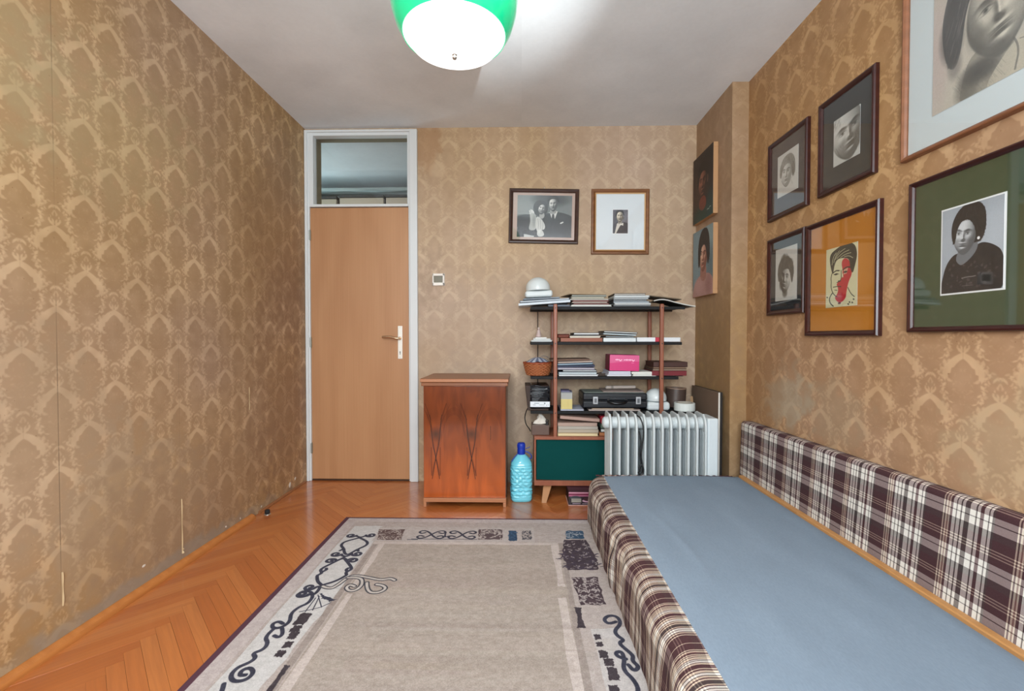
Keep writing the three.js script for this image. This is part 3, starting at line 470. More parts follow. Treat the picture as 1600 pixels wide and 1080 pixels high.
// ------------------------------------------------------------------ veneered cabinet
{
  const cab = thing('wooden_cabinet', 'glossy reddish brown veneered cabinet with dark grain figures beside the door', 'cabinet', [-0.345, 0, -2.715]);
  // cabinet front at local z = 0, back at -0.4
  const [c, g] = canvas(768, 1024), w = 768, h = 1024;
  const wt = pixelTex(w, h, (x, y, o) => {
    const s = x / w, t = y / h, f = Math.abs(((s * 2.0 + 0.04) % 1) - 0.5) * 2, arch = Math.sin(f * Math.PI) * 0.24, k = fbm(s * 9 + fbm(s * 3, t * 3, 2) * 2, t * 3 + arch * 6, 4), ring = 0.5 + 0.5 * Math.sin((t * 7 - arch * 14 * (1 - t) + k * 5) * 2.2), lower = clamp((t - 0.25) * 1.6, 0, 1), band = 0.5 + 0.5 * Math.sin(s * 40 + k * 6);
    const base = [[96, 44, 20], [190, 94, 40]];
    const m = clamp(0.12 + 0.7 * lower + 0.3 * (k - 0.45) + 0.1 * (ring - 0.5) + 0.12 * (band - 0.5) * lower, 0, 1);
    for (let q = 0; q < 3; q++) o[q] = base[0][q] + (base[1][q] - base[0][q]) * m;
  }).image;
  g.drawImage(wt, 0, 0);
  const dk = (pts, wd, al, col = '#2a0f06') => { g.globalAlpha = al; g.strokeStyle = col; g.lineWidth = wd; g.lineCap = 'round'; g.beginPath(); g.moveTo(pts[0][0] * w, pts[0][1] * h); for (let i = 1; i < pts.length - 1; i++) g.quadraticCurveTo(pts[i][0] * w, pts[i][1] * h, (pts[i][0] + pts[i + 1][0]) / 2 * w, (pts[i][1] + pts[i + 1][1]) / 2 * h); g.lineTo(pts[pts.length - 1][0] * w, pts[pts.length - 1][1] * h); g.stroke(); g.globalAlpha = 1; };
  for (const [cx, sc] of [[0.15, 1], [0.585, 0.95]]) {
    for (let k = 0; k < 9; k++) { const j = () => rr(-0.012, 0.012), a = 0.05 + k * 0.008; for (const s of [-1, 1]) dk([[cx + s * (a + 0.07) + j(), 0.16 + j()], [cx + s * (0.05 + 0.03 * sc) + j(), 0.30 + j()], [cx + s * 0.045 + j(), 0.42 + j()], [cx + s * 0.03 + j(), 0.52 + j()], [cx + s * 0.004 + j(), 0.62], [cx - s * 0.05 + j(), 0.80 + j()]], rr(2, 5), 0.16); }
    for (const s of [-1, 1]) { dk([[cx + s * 0.075, 0.26], [cx + s * 0.055, 0.35], [cx + s * 0.05, 0.44], [cx + s * 0.036, 0.53], [cx + s * 0.004, 0.63], [cx - s * 0.045, 0.83]], 6, 0.75); dk([[cx + s * 0.055, 0.55], [cx + s * 0.052, 0.68], [cx + s * 0.052, 0.80]], 5, 0.6); dk([[cx + s * 0.06, 0.3], [cx + s * 0.1, 0.22], [cx + s * 0.13, 0.16]], 9, 0.3); }
    g.globalAlpha = 0.55; g.fillStyle = '#6a4a3a'; g.beginPath(); g.ellipse(cx, 0.42 * h / h * 1, 0, 0, 0, 0, 7); g.fill(); g.globalAlpha = 1;
    const gr = g.createRadialGradient(cx * w, 0.43 * h, 4, cx * w, 0.43 * h, 75); gr.addColorStop(0, 'rgba(60,34,24,0.75)'); gr.addColorStop(1, 'rgba(60,34,24,0)'); g.fillStyle = gr; g.fillRect(cx * w - 80, 0.30 * h, 160, 0.26 * h);
  }
  for (const [x0, x1] of [[0.22, 0.5], [0.68, 0.96]]) { for (let k = 0; k < 6; k++) dk([[x0 + 0.015 * k * 0.3, 0.32 + 0.02 * k], [x0 + 0.05, 0.24 + 0.012 * k], [(x0 + x1) / 2, 0.185 + 0.012 * k], [x1 - 0.05, 0.22 + 0.012 * k], [x1, 0.34 + 0.02 * k]], rr(3, 10), 0.2, '#3a1508'); }
  dk([[0.815, 0.36], [0.818, 0.42], [0.815, 0.48]], 4, 0.85);
  const front = phys('#ffffff', 0.22, { map: texOf(c), clearcoat: 0.8, clearcoatRoughness: 0.08 });
  const wood = std('#ffffff', 0.35, { map: woodTex(512, 256, '#8f5a38', '#5c321c', { along: 'u', freq: 12, contrast: 0.6, rep: [1, 1] }) }), edge = std('#a8714e', 0.4);
  const body = add(cab, 'carcass', metreUV(join(RB(-0.25, -0.235, 0.028, 0.74, -0.4, -0.004, 0.003), RB(0.235, 0.25, 0.028, 0.74, -0.4, -0.004, 0.003), B(-0.235, 0.235, 0.028, 0.045, -0.4, -0.006), B(-0.235, 0.235, 0.03, 0.74, -0.4, -0.39)), 1.5), wood);
  const door = RB(-0.249, 0.249, 0.056, 0.738, -0.02, 0, 0.003); { const p = door.attributes.position, uv = door.attributes.uv; for (let i = 0; i < p.count; i++) uv.setXY(i, (p.getX(i) + 0.25) / 0.5, (p.getY(i) - 0.056) / 0.682); }
  add(cab, 'front_panel', door, front);
  add(cab, 'plinth', RB(-0.252, 0.252, 0.03, 0.055, -0.03, 0.004, 0.003), edge);
  for (const s of [-1, 1]) for (const z of [-0.008, -0.38]) add(cab, 'foot', RB(s * 0.242 - 0.009, s * 0.242 + 0.009, 0, 0.03, z - 0.012, z + 0.012, 0.002), edge);
  add(cab, 'lower_top', metreUV(RB(-0.262, 0.262, 0.737, 0.757, -0.402, 0.01, 0.004), 1.5), wood);
  add(cab, 'lid', metreUV(RB(-0.268, 0.268, 0.7585, 0.782, -0.402, 0.014, 0.005), 1.5), wood);
  add(cab, 'lid_edge', RB(-0.266, 0.266, 0.762, 0.779, 0.012, 0.0155, 0.001), edge);
}

// ------------------------------------------------------------------ water bottle
{
  const t = thing('water_bottle', 'large blue ribbed plastic water bottle with a dark blue cap standing on the parquet', 'bottle', [-0.002, 0, -2.862], 0.06);
  const R = 0.068, ring = (y) => { // half width at height y
    if (y < 0.02) return R * (0.86 + 0.14 * Math.sqrt(y / 0.02));
    if (y < 0.225) return R * (1 - 0.035 * Math.max(0, Math.cos(y / 0.0205 * 2 * Math.PI)) - (Math.abs(y - 0.09) < 0.006 ? 0.06 : 0) - (Math.abs(y - 0.065) < 0.005 ? 0.05 : 0));
    if (y < 0.29) { const k = (y - 0.225) / 0.065; return R * (1 - 0.66 * k ** 1.7); }
    return R * 0.34;
  };
  const body = gridGeo(72, 120, (u, v) => {
    const y = v * 0.31, a = u * 2 * Math.PI, n = y < 0.26 ? 4.2 - Math.max(0, (y - 0.2) / 0.06) * 2.2 : 2, ca = Math.cos(a), sa = Math.sin(a), r = ring(y) / Math.pow(Math.abs(ca) ** n + Math.abs(sa) ** n, 1 / n);
    const dim = y > 0.03 && y < 0.21 ? 0.003 * Math.sin(a * 12) * Math.sin(y * 190) + 0.004 * (noise2(a * 6, y * 160) - 0.5) : 0;
    return [(r + dim) * ca, y, (r + dim) * sa];
  }, true);
  add(t, 'body', join(body, new THREE.CylinderGeometry(0.05, 0.056, 0.004, 32).translate(0, 0.003, 0)), phys('#86e8fa', 0.14, { transmission: 0.3, thickness: 0, side: THREE.DoubleSide, clearcoat: 0.5 }));
  const bolt = std('#1533a0', 0.4);
  add(t, 'cap', join(lathe([[0.025, 0.283], [0.0255, 0.300], [0.0255, 0.318], [0.0235, 0.324], [0.0255, 0.328], [0.0255, 0.350], [0.021, 0.360], [0, 0.361]], 32), ...Array.from({ length: 24 }, (_, k) => B(-0.0006, 0.0006, 0.33, 0.35, 0.0248, 0.0262).rotateY(k / 24 * 2 * Math.PI))), bolt);
  add(t, 'handle', join(tube([[0.024, 0.305, 0], [0.045, 0.298, 0.004], [0.062, 0.283, 0.008], [0.064, 0.262, 0.006], [0.05, 0.262, 0]], 0.0035, 30, 8), tube([[-0.024, 0.292, 0.012], [-0.045, 0.272, 0.022], [-0.062, 0.248, 0.03]], 0.003, 20, 8), tube([[0.026, 0.322, 0], [0.042, 0.327, 0.002], [0.056, 0.333, 0]], 0.0025, 16, 8)), std('#16388f', 0.4));
}

// ------------------------------------------------------------------ pendant lamp
{
  const t = thing('pendant_lamp', 'green glass pendant lamp with a bright white bowl underneath hanging from the ceiling', 'pendant lamp', [-0.207, 1.89, -1.405]);
  add(t, 'shade', lathe([[0.158, 0.068], [0.176, 0.098], [0.19, 0.14], [0.196, 0.185], [0.192, 0.235], [0.178, 0.28], [0.15, 0.32], [0.11, 0.345], [0.06, 0.352], [0.06, 0.347], [0.108, 0.34], [0.147, 0.315], [0.174, 0.277], [0.188, 0.234], [0.192, 0.185], [0.186, 0.141], [0.172, 0.1], [0.154, 0.07], [0.158, 0.068]], 64), phys('#0fae74', 0.12, { emissive: new THREE.Color('#0cc48c'), emissiveIntensity: 0.62, clearcoat: 0.6 }));
  add(t, 'diffuser_bowl', lathe([[0, 0.012], [0.05, 0.014], [0.1, 0.026], [0.135, 0.046], [0.156, 0.07], [0.152, 0.073], [0, 0.071]], 64), std('#ffffff', 0.4, { emissive: new THREE.Color('#ffffff'), emissiveIntensity: 1.5 }));
  add(t, 'finial', lathe([[0, 0], [0.006, 0.001], [0.008, 0.006], [0.004, 0.011], [0.012, 0.0135], [0.013, 0.016], [0, 0.017]], 24), M.steel);
  add(t, 'stem', bar([0, 0.348, 0], [0, 0.59, 0], 0.007), M.steel);
  add(t, 'canopy', lathe([[0, 0.572], [0.02, 0.572], [0.052, 0.602], [0.055, 0.619], [0, 0.619]], 32), M.whitePaint);
  const s = new THREE.SpotLight(new THREE.Color(1, 0.97, 0.92), 4, 0, 1.35, 0.6, 2); s.name = 'pendant_lamp_glow'; s.position.set(-0.207, 1.87, -1.405); s.target.position.set(-0.207, 0, -1.405); s.shadow.radius = 6; s.castShadow = true; scene.add(s, s.target);
}
// ------------------------------------------------------------------ prints and paintings (flat print, drawn by hand in code)
function art(w, h, draw) { const [c, g] = canvas(w, h); g.lineCap = g.lineJoin = 'round'; draw(g, w, h); return texOf(c); }
const pen = (g, w, h) => {
  const X = (x) => x * w, Y = (y) => y * h;
  return {
    ell(x, y, rx, ry, col, al = 1, rot = 0) { g.globalAlpha = al; g.fillStyle = col; g.beginPath(); g.ellipse(X(x), Y(y), rx * w, ry * h, rot, 0, Math.PI * 2); g.fill(); g.globalAlpha = 1; },
    soft(x, y, rx, ry, col, al = 1, rot = 0) { // feathered blob
      g.save(); g.translate(X(x), Y(y)); g.rotate(rot); g.scale(rx * w, ry * h); const gr = g.createRadialGradient(0, 0, 0, 0, 0, 1), [r, gg, b] = hexrgb(col);
      gr.addColorStop(0, `rgba(${r},${gg},${b},${al})`); gr.addColorStop(0.55, `rgba(${r},${gg},${b},${al * 0.75})`); gr.addColorStop(1, `rgba(${r},${gg},${b},0)`); g.fillStyle = gr; g.fillRect(-1, -1, 2, 2); g.restore(); },
    poly(pts, col, al = 1) { g.globalAlpha = al; g.fillStyle = col; g.beginPath(); const n = pts.length, m = (a, b) => [(X(a[0]) + X(b[0])) / 2, (Y(a[1]) + Y(b[1])) / 2]; g.moveTo(...m(pts[n - 1], pts[0])); for (let i = 0; i < n; i++) g.quadraticCurveTo(X(pts[i][0]), Y(pts[i][1]), ...m(pts[i], pts[(i + 1) % n])); g.fill(); g.globalAlpha = 1; },
    flat(pts, col, al = 1) { g.globalAlpha = al; g.fillStyle = col; g.beginPath(); pts.forEach((p, i) => i ? g.lineTo(X(p[0]), Y(p[1])) : g.moveTo(X(p[0]), Y(p[1]))); g.closePath(); g.fill(); g.globalAlpha = 1; },
    line(pts, wd, col, al = 1) { g.globalAlpha = al; g.strokeStyle = col; g.lineWidth = wd * w; g.beginPath(); g.moveTo(X(pts[0][0]), Y(pts[0][1])); for (let i = 1; i < pts.length - 1; i++) g.quadraticCurveTo(X(pts[i][0]), Y(pts[i][1]), (X(pts[i][0]) + X(pts[i + 1][0])) / 2, (Y(pts[i][1]) + Y(pts[i + 1][1])) / 2); const e = pts[pts.length - 1]; g.lineTo(X(e[0]), Y(e[1])); g.stroke(); g.globalAlpha = 1; },
    grain(amt, sc = 2) { const im = g.getImageData(0, 0, w, h), d = im.data; for (let i = 0, y = 0; y < h; y++) for (let x = 0; x < w; x++, i += 4) { const n = (noise2(x / sc, y / sc) - 0.5) * amt; d[i] += n; d[i + 1] += n; d[i + 2] += n; } g.putImageData(im, 0, 0); },
    hatch(x, y, rx, ry, n, col, al, ang, wd = 0.006) { for (let k = 0; k < n; k++) { const a = rnd() * 6.28, r = Math.sqrt(rnd()), px = x + rx * r * Math.cos(a), py = y + ry * r * Math.sin(a), l = rr(0.02, 0.07); this.line([[px - l * Math.cos(ang), py - l * Math.sin(ang)], [px + l * Math.cos(ang), py + l * Math.sin(ang)]], wd * rr(0.6, 1.4), col, al); } },
  };
};
// a modelled head for the prints: height of skull, nose, sockets and lips, toned by its slope; (cx, cy) middle of the face, rx, ry half size, all in parts of the sheet
function head(g, w, h, o) {
  const { cx, cy, rx, ry, turn = 0, roll = 0, dark, light, gain = 1, flat = 0, lx = -0.5, ly = -0.45, hot = 0.55, ink = dark, alpha = 1 } = o, RX = rx * w, RY = ry * h, X0 = Math.max(0, Math.floor(cx * w - RX * 1.3)), X1 = Math.min(w, Math.ceil(cx * w + RX * 1.3)), Y0 = Math.max(0, Math.floor(cy * h - RY * 1.3)), Y1 = Math.min(h, Math.ceil(cy * h + RY * 1.3));
  if (X1 <= X0 || Y1 <= Y0) return;
  const im = g.getImageData(X0, Y0, X1 - X0, Y1 - Y0), d = im.data, c = Math.cos(roll), s = Math.sin(roll), D = hexrgb(dark), Lt = hexrgb(light), K = hexrgb(ink);
  const G = (x, y, a, b) => Math.exp(-(x * x) / (a * a) - (y * y) / (b * b));
  const half = (y) => y < 0 ? 0.98 : 0.98 - 0.24 * y ** 2;               // the jaw narrows
  const hgt = (x, y0) => { const u = x - turn * 0.3, e = 1 - (x / half(y0)) ** 2 - (y0 * 0.95) ** 2, y = y0 + 0.12; let z = e > 0 ? Math.sqrt(e) * 0.9 : -1; z += 0.2 * G(u, (y - 0.14), 0.1, 0.2) + 0.18 * G(u, y - 0.3, 0.15, 0.09) + 0.07 * G(u, y + 0.18, 0.6, 0.09) - 0.13 * (G(u - 0.38, y + 0.02, 0.2, 0.13) + G(u + 0.38, y + 0.02, 0.2, 0.13)) + 0.05 * (G(u - 0.38, y + 0.01, 0.1, 0.07) + G(u + 0.38, y + 0.01, 0.1, 0.07)) + 0.05 * (G(u - 0.5, y - 0.28, 0.2, 0.16) + G(u + 0.5, y - 0.28, 0.2, 0.16)) + 0.06 * G(u, y - 0.53, 0.24, 0.05) + 0.07 * G(u, y - 0.63, 0.2, 0.05) - 0.04 * G(u, y - 0.73, 0.25, 0.04) + 0.07 * G(u, y - 0.85, 0.2, 0.1); return z; };
  const n = Math.hypot(lx, ly, hot), l = [lx / n, ly / n, hot / n];
  for (let y = Y0, i = 0; y < Y1; y++) for (let x = X0; x < X1; x++, i += 4) {
    const px = (x - cx * w) / RX, py = (y - cy * h) / RY, a = px * c + py * s, b0 = -px * s + py * c, edge = 1 - (a / half(b0)) ** 2 - (b0 * 0.95) ** 2; if (edge <= 0) continue;
    const e = 0.02, b = b0 + 0.12, z = hgt(a, b0), gx = (hgt(a + e, b0) - z) / e, gy = (hgt(a, b0 + e) - z) / e, q = Math.hypot(gx, gy, 1);
    let t = clamp(((-gx * l[0] - gy * l[1] + l[2]) / q) * gain, 0, 1); t = t + (0.75 - t) * flat;
    const u = a - turn * 0.3; let k = 0;
    for (const sd of [-1, 1]) { const v = u - sd * 0.38; k = Math.max(k, 0.95 * G(v, b + 0.005, 0.075, 0.055), 0.8 * G(v, b + 0.05 - v * v * 0.9, 0.2, 0.022), 0.5 * G(v, b - 0.06 + v * v * 0.5, 0.17, 0.018), (o.brow ?? 0.8) * G(v - sd * 0.03, b + 0.2 - v * v * 0.7 + sd * v * 0.06, 0.24, 0.038), 0.45 * G(u - sd * 0.09, b - 0.39, 0.05, 0.025)); }
    k = Math.max(k, 0.85 * G(u, b - 0.585 - u * u * (o.smile ?? 0.1), 0.27, 0.018), 0.42 * G(u, b - 0.55, 0.2, 0.035), 0.36 * G(u, b - 0.63, 0.19, 0.04), 0.25 * G(u, b - 0.43, 0.16, 0.02));
    if (o.moustache) k = Math.max(k, 0.95 * G(u, b - 0.495, 0.22, 0.05));
    const m = Math.min(1, edge * 9) * alpha;
    for (let ch = 0; ch < 3; ch++) { let v = D[ch] + (Lt[ch] - D[ch]) * t; v += (K[ch] - v) * k; d[i + ch] += (v - d[i + ch]) * m; }
  }
  g.putImageData(im, X0, Y0);
}
// a mass of hair: a shape filled and combed with strands that follow it
function hair(p, pts, colr, shine, n, flow) { p.poly(pts, colr); const xs = pts.map((q) => q[0]), ys = pts.map((q) => q[1]), x0 = Math.min(...xs), x1 = Math.max(...xs), y0 = Math.min(...ys), y1 = Math.max(...ys); const inside = (x, y) => { let r = false; for (let i = 0, j = pts.length - 1; i < pts.length; j = i++) if ((pts[i][1] > y) !== (pts[j][1] > y) && x < (pts[j][0] - pts[i][0]) * (y - pts[i][1]) / (pts[j][1] - pts[i][1]) + pts[i][0]) r = !r; return r; };
  for (let k = 0; k < n; k++) { const x = rr(x0, x1), y = rr(y0, y1), [fx, fy] = flow(x, y), q = [x + fx * 0.05, y + fy * 0.05], e = [x + fx * 0.1, y + fy * 0.1]; if (inside(x, y) && inside(...e)) p.line([[x, y], q, e], 0.008, shine, 0.3); }
  pts.forEach((a, i) => { const b = pts[(i + 1) % pts.length], m = [(a[0] + b[0]) / 2, (a[1] + b[1]) / 2], c = pts[(i + 2) % pts.length], m2 = [(b[0] + c[0]) / 2, (b[1] + c[1]) / 2]; for (let k = 0; k < 16; k++) { const t = rnd(), u = 1 - t, x = u * u * m[0] + 2 * u * t * b[0] + t * t * m2[0], y = u * u * m[1] + 2 * u * t * b[1] + t * t * m2[1], [fx, fy] = flow(x, y), sz = (x1 - x0) * 0.65, j = () => rr(-0.014, 0.014) * sz; p.line([[x - fx * 0.035 * sz + j(), y - fy * 0.035 * sz + j()], [x, y], [x + fx * 0.035 * sz + j(), y + fy * 0.035 * sz + j()]], rr(0.01, 0.022) * sz, colr, 0.5); } }); }
const artCouple = art(512, 392, (g, w, h) => {
  const p = pen(g, w, h), D = '#141a1c', K = '#262d2f', L = '#cfd0cb';
  g.fillStyle = '#5b6463'; g.fillRect(0, 0, w, h); p.soft(0.1, 0.3, 0.35, 0.5, '#8b918f', 0.8); p.soft(0.95, 0.3, 0.3, 0.5, '#7c8281', 0.7); p.soft(0.6, 0.1, 0.4, 0.22, '#23292b', 0.85);
  p.line([[0, 0.44], [0.25, 0.43]], 0.02, '#8d9391', 0.7);
  p.poly([[-0.05, 0.52], [0.12, 0.46], [0.3, 0.46], [0.5, 0.58], [0.6, 1.1], [-0.1, 1.1]], D); p.poly([[0.4, 0.85], [0.46, 0.5], [0.6, 0.39], [0.8, 0.4], [0.98, 0.47], [1.1, 0.6], [1.1, 1.15], [0.4, 1.15]], '#1e2426');
  p.soft(0.85, 0.5, 0.14, 0.08, '#3b4244', 0.7); p.soft(0.1, 0.52, 0.16, 0.08, '#3b4244', 0.6);
  p.poly([[0.28, 0.32], [0.32, 0.15], [0.45, 0.1], [0.56, 0.2], [0.56, 0.4], [0.48, 0.5], [0.34, 0.5]], D); p.poly([[0.41, 0.4], [0.5, 0.4], [0.5, 0.55], [0.4, 0.56]], '#9fa19d');
  head(g, w, h, { cx: 0.445, cy: 0.32, rx: 0.072, ry: 0.135, turn: 0.2, roll: 0.2, dark: '#3a3f40', light: '#e0e0da', ink: '#15191b' });
  hair(p, [[0.33, 0.36], [0.35, 0.2], [0.43, 0.12], [0.53, 0.16], [0.545, 0.3], [0.49, 0.22], [0.43, 0.22], [0.385, 0.3], [0.37, 0.42]], D, '#4b5456', 60, () => [0.5, 0.6]);
  p.flat([[0.57, 0.41], [0.74, 0.37], [0.7, 0.56], [0.62, 0.57]], L); p.poly([[0.6, 0.33], [0.71, 0.33], [0.72, 0.42], [0.64, 0.45], [0.59, 0.42]], '#8d908c');
  head(g, w, h, { cx: 0.655, cy: 0.215, rx: 0.078, ry: 0.165, turn: -0.15, roll: -0.08, dark: '#34393a', light: '#d4d4cd', ink: '#12171a', moustache: true });
  hair(p, [[0.55, 0.22], [0.54, 0.06], [0.64, -0.02], [0.75, 0.03], [0.775, 0.18], [0.74, 0.15], [0.72, 0.09], [0.64, 0.08], [0.585, 0.11], [0.575, 0.22]], D, '#4b5456', 50, () => [0.8, -0.2]);
  p.flat([[0.64, 0.45], [0.675, 0.44], [0.69, 0.57], [0.63, 0.58]], K); p.flat([[0.56, 0.42], [0.6, 0.42], [0.64, 0.58], [0.6, 0.72], [0.52, 0.55]], '#2b3335'); p.flat([[0.74, 0.38], [0.78, 0.44], [0.72, 0.6], [0.66, 0.72], [0.69, 0.56]], '#2b3335'); p.line([[0.8, 0.66], [0.84, 0.635]], 0.025, L);
  for (const [x, y] of [[0.225, 0.37], [0.25, 0.35], [0.275, 0.36], [0.295, 0.39]]) p.line([[x, y], [x + 0.012, y + 0.04], [x + 0.012, y + 0.08]], 0.02, L); p.poly([[0.22, 0.44], [0.33, 0.42], [0.36, 0.58], [0.36, 0.84], [0.2, 0.84], [0.25, 0.62]], '#a6a9a4'); p.soft(0.31, 0.6, 0.04, 0.2, '#7d817d', 0.7);
  p.poly([[0.34, 0.5], [0.42, 0.52], [0.52, 0.7], [0.51, 0.82], [0.44, 0.82], [0.42, 0.95], [0.34, 0.8]], '#c2c3bd'); for (const x of [0.38, 0.42, 0.46]) p.line([[x, 0.56], [x + 0.02, 0.68], [x + 0.01, 0.8]], 0.008, '#868a86', 0.8); p.poly([[0.36, 0.85], [0.46, 0.8], [0.52, 0.97], [0.38, 1]], L, 0.9); p.flat([[0.13, 0.93], [0.32, 0.97], [0.31, 1], [0.13, 1]], '#b5b8b4');
  p.line([[0.62, 0.6], [0.64, 0.99]], 0.006, '#0d1214', 0.8); for (const y of [0.74, 0.84]) p.ell(0.655, y, 0.008, 0.01, '#555c5d'); p.grain(22);
});
const artBowTie = art(160, 248, (g, w, h) => {
  const p = pen(g, w, h), D = '#25262b'; g.fillStyle = '#57565f'; g.fillRect(0, 0, w, h); p.soft(0.8, 0.4, 0.4, 0.4, '#6d6b72', 0.8); p.soft(0.2, 0.4, 0.4, 0.5, '#45454d', 0.8);
  p.poly([[-0.1, 0.76], [0.15, 0.56], [0.45, 0.5], [0.78, 0.52], [1.1, 0.58], [1.1, 1.15], [-0.1, 1.15]], '#30313a');
  p.flat([[0.28, 0.58], [0.62, 0.52], [0.38, 0.8], [0.22, 1], [0.13, 1]], '#cfc9be'); p.poly([[0.36, 0.44], [0.6, 0.44], [0.62, 0.58], [0.46, 0.62], [0.34, 0.58]], '#8f8878'); p.poly([[0.46, 0.56], [0.58, 0.6], [0.7, 0.52], [0.7, 0.7], [0.58, 0.63], [0.48, 0.68]], '#d9d4ca');
  head(g, w, h, { cx: 0.46, cy: 0.29, rx: 0.22, ry: 0.245, turn: 0.1, dark: '#5c5446', light: '#e4dcc6', ink: '#241f1b', moustache: true });
  hair(p, [[0.16, 0.3], [0.16, 0.08], [0.42, -0.02], [0.68, 0.02], [0.78, 0.26], [0.7, 0.2], [0.62, 0.1], [0.4, 0.08], [0.28, 0.16], [0.24, 0.3]], D, '#4a4a50', 40, () => [0.8, 0.1]); p.soft(0.7, 0.36, 0.06, 0.06, '#4a443c', 0.8); p.grain(14);
});
const artPencilA = art(256, 372, (g, w, h) => { // pale pencil head of a short-haired person
  const p = pen(g, w, h), D = '#45463f'; g.fillStyle = '#c6c7c1'; g.fillRect(0, 0, w, h);
  head(g, w, h, { cx: 0.45, cy: 0.5, rx: 0.27, ry: 0.32, turn: -0.3, roll: 0.06, dark: '#8d8e88', light: '#d2d3cd', ink: '#4b4c47', lx: -0.6 });
  hair(p, [[0.12, 0.54], [0.12, 0.28], [0.3, 0.1], [0.62, 0.06], [0.84, 0.22], [0.88, 0.52], [0.8, 0.66], [0.7, 0.62], [0.7, 0.42], [0.6, 0.3], [0.4, 0.28], [0.26, 0.38], [0.2, 0.56]], '#84857e', D, 420, (x, y) => [(x - 0.5) * 1.2, 0.7]); p.hatch(0.78, 0.5, 0.08, 0.16, 60, D, 0.5, 1.4); p.hatch(0.34, 0.24, 0.16, 0.1, 60, '#c6c7c1', 0.3, 2.2);
  p.line([[0.2, 0.62], [0.28, 0.74], [0.45, 0.83], [0.6, 0.77], [0.7, 0.66]], 0.012, D, 0.6); p.line([[0.68, 0.72], [0.74, 0.84]], 0.01, D, 0.4); p.grain(14);
});
const artPencilB = art(256, 372, (g, w, h) => { // a face that fills the sheet
  const p = pen(g, w, h), D = '#3f403d'; g.fillStyle = '#bdbfb9'; g.fillRect(0, 0, w, h);
  head(g, w, h, { cx: 0.55, cy: 0.42, rx: 0.62, ry: 0.56, turn: 0.25, roll: -0.18, dark: '#60615c', light: '#d0d1cb', ink: '#2d2e2b', lx: -0.45, ly: -0.6 });
  p.soft(0.98, 0.5, 0.2, 0.4, '#6f706a', 0.6); p.hatch(0.14, 0.12, 0.16, 0.12, 70, D, 0.3, 2); p.hatch(0.86, 0.66, 0.12, 0.2, 70, D, 0.25, 1.2); p.hatch(0.3, 0.72, 0.14, 0.12, 60, D, 0.2, 0.8); p.line([[0.1, 0.62], [0.26, 0.86], [0.5, 0.96], [0.8, 0.9]], 0.014, D, 0.5); p.grain(14);
});
const artCharcoal = art(256, 360, (g, w, h) => { // dark head with dense hair
  const p = pen(g, w, h), D = '#2c2d29'; g.fillStyle = '#c3c4be'; g.fillRect(0, 0, w, h);
  for (let k = 0; k < 60; k++) { const a = rr(-3.6, 0.5); p.soft(0.48 + 0.28 * Math.cos(a) * rr(0.3, 1), 0.4 + 0.24 * Math.sin(a) * rr(0.3, 1.05), rr(0.08, 0.16), rr(0.05, 0.1), D, 0.5); }
  head(g, w, h, { cx: 0.46, cy: 0.58, rx: 0.27, ry: 0.28, turn: -0.25, roll: 0.18, dark: '#2a2b27', light: '#c9cac3', ink: '#1c1d1a', lx: 0.6, ly: -0.3 });
  hair(p, [[0.14, 0.62], [0.1, 0.4], [0.22, 0.22], [0.5, 0.16], [0.8, 0.26], [0.88, 0.5], [0.78, 0.72], [0.72, 0.56], [0.66, 0.42], [0.46, 0.4], [0.3, 0.46], [0.24, 0.6]], '#3c3d38', '#85867f', 260, (x, y) => [(x - 0.5), 0.8]);
  p.soft(0.46, 0.86, 0.15, 0.1, D, 0.85); p.soft(0.27, 0.68, 0.1, 0.14, D, 0.7); p.grain(20);
});
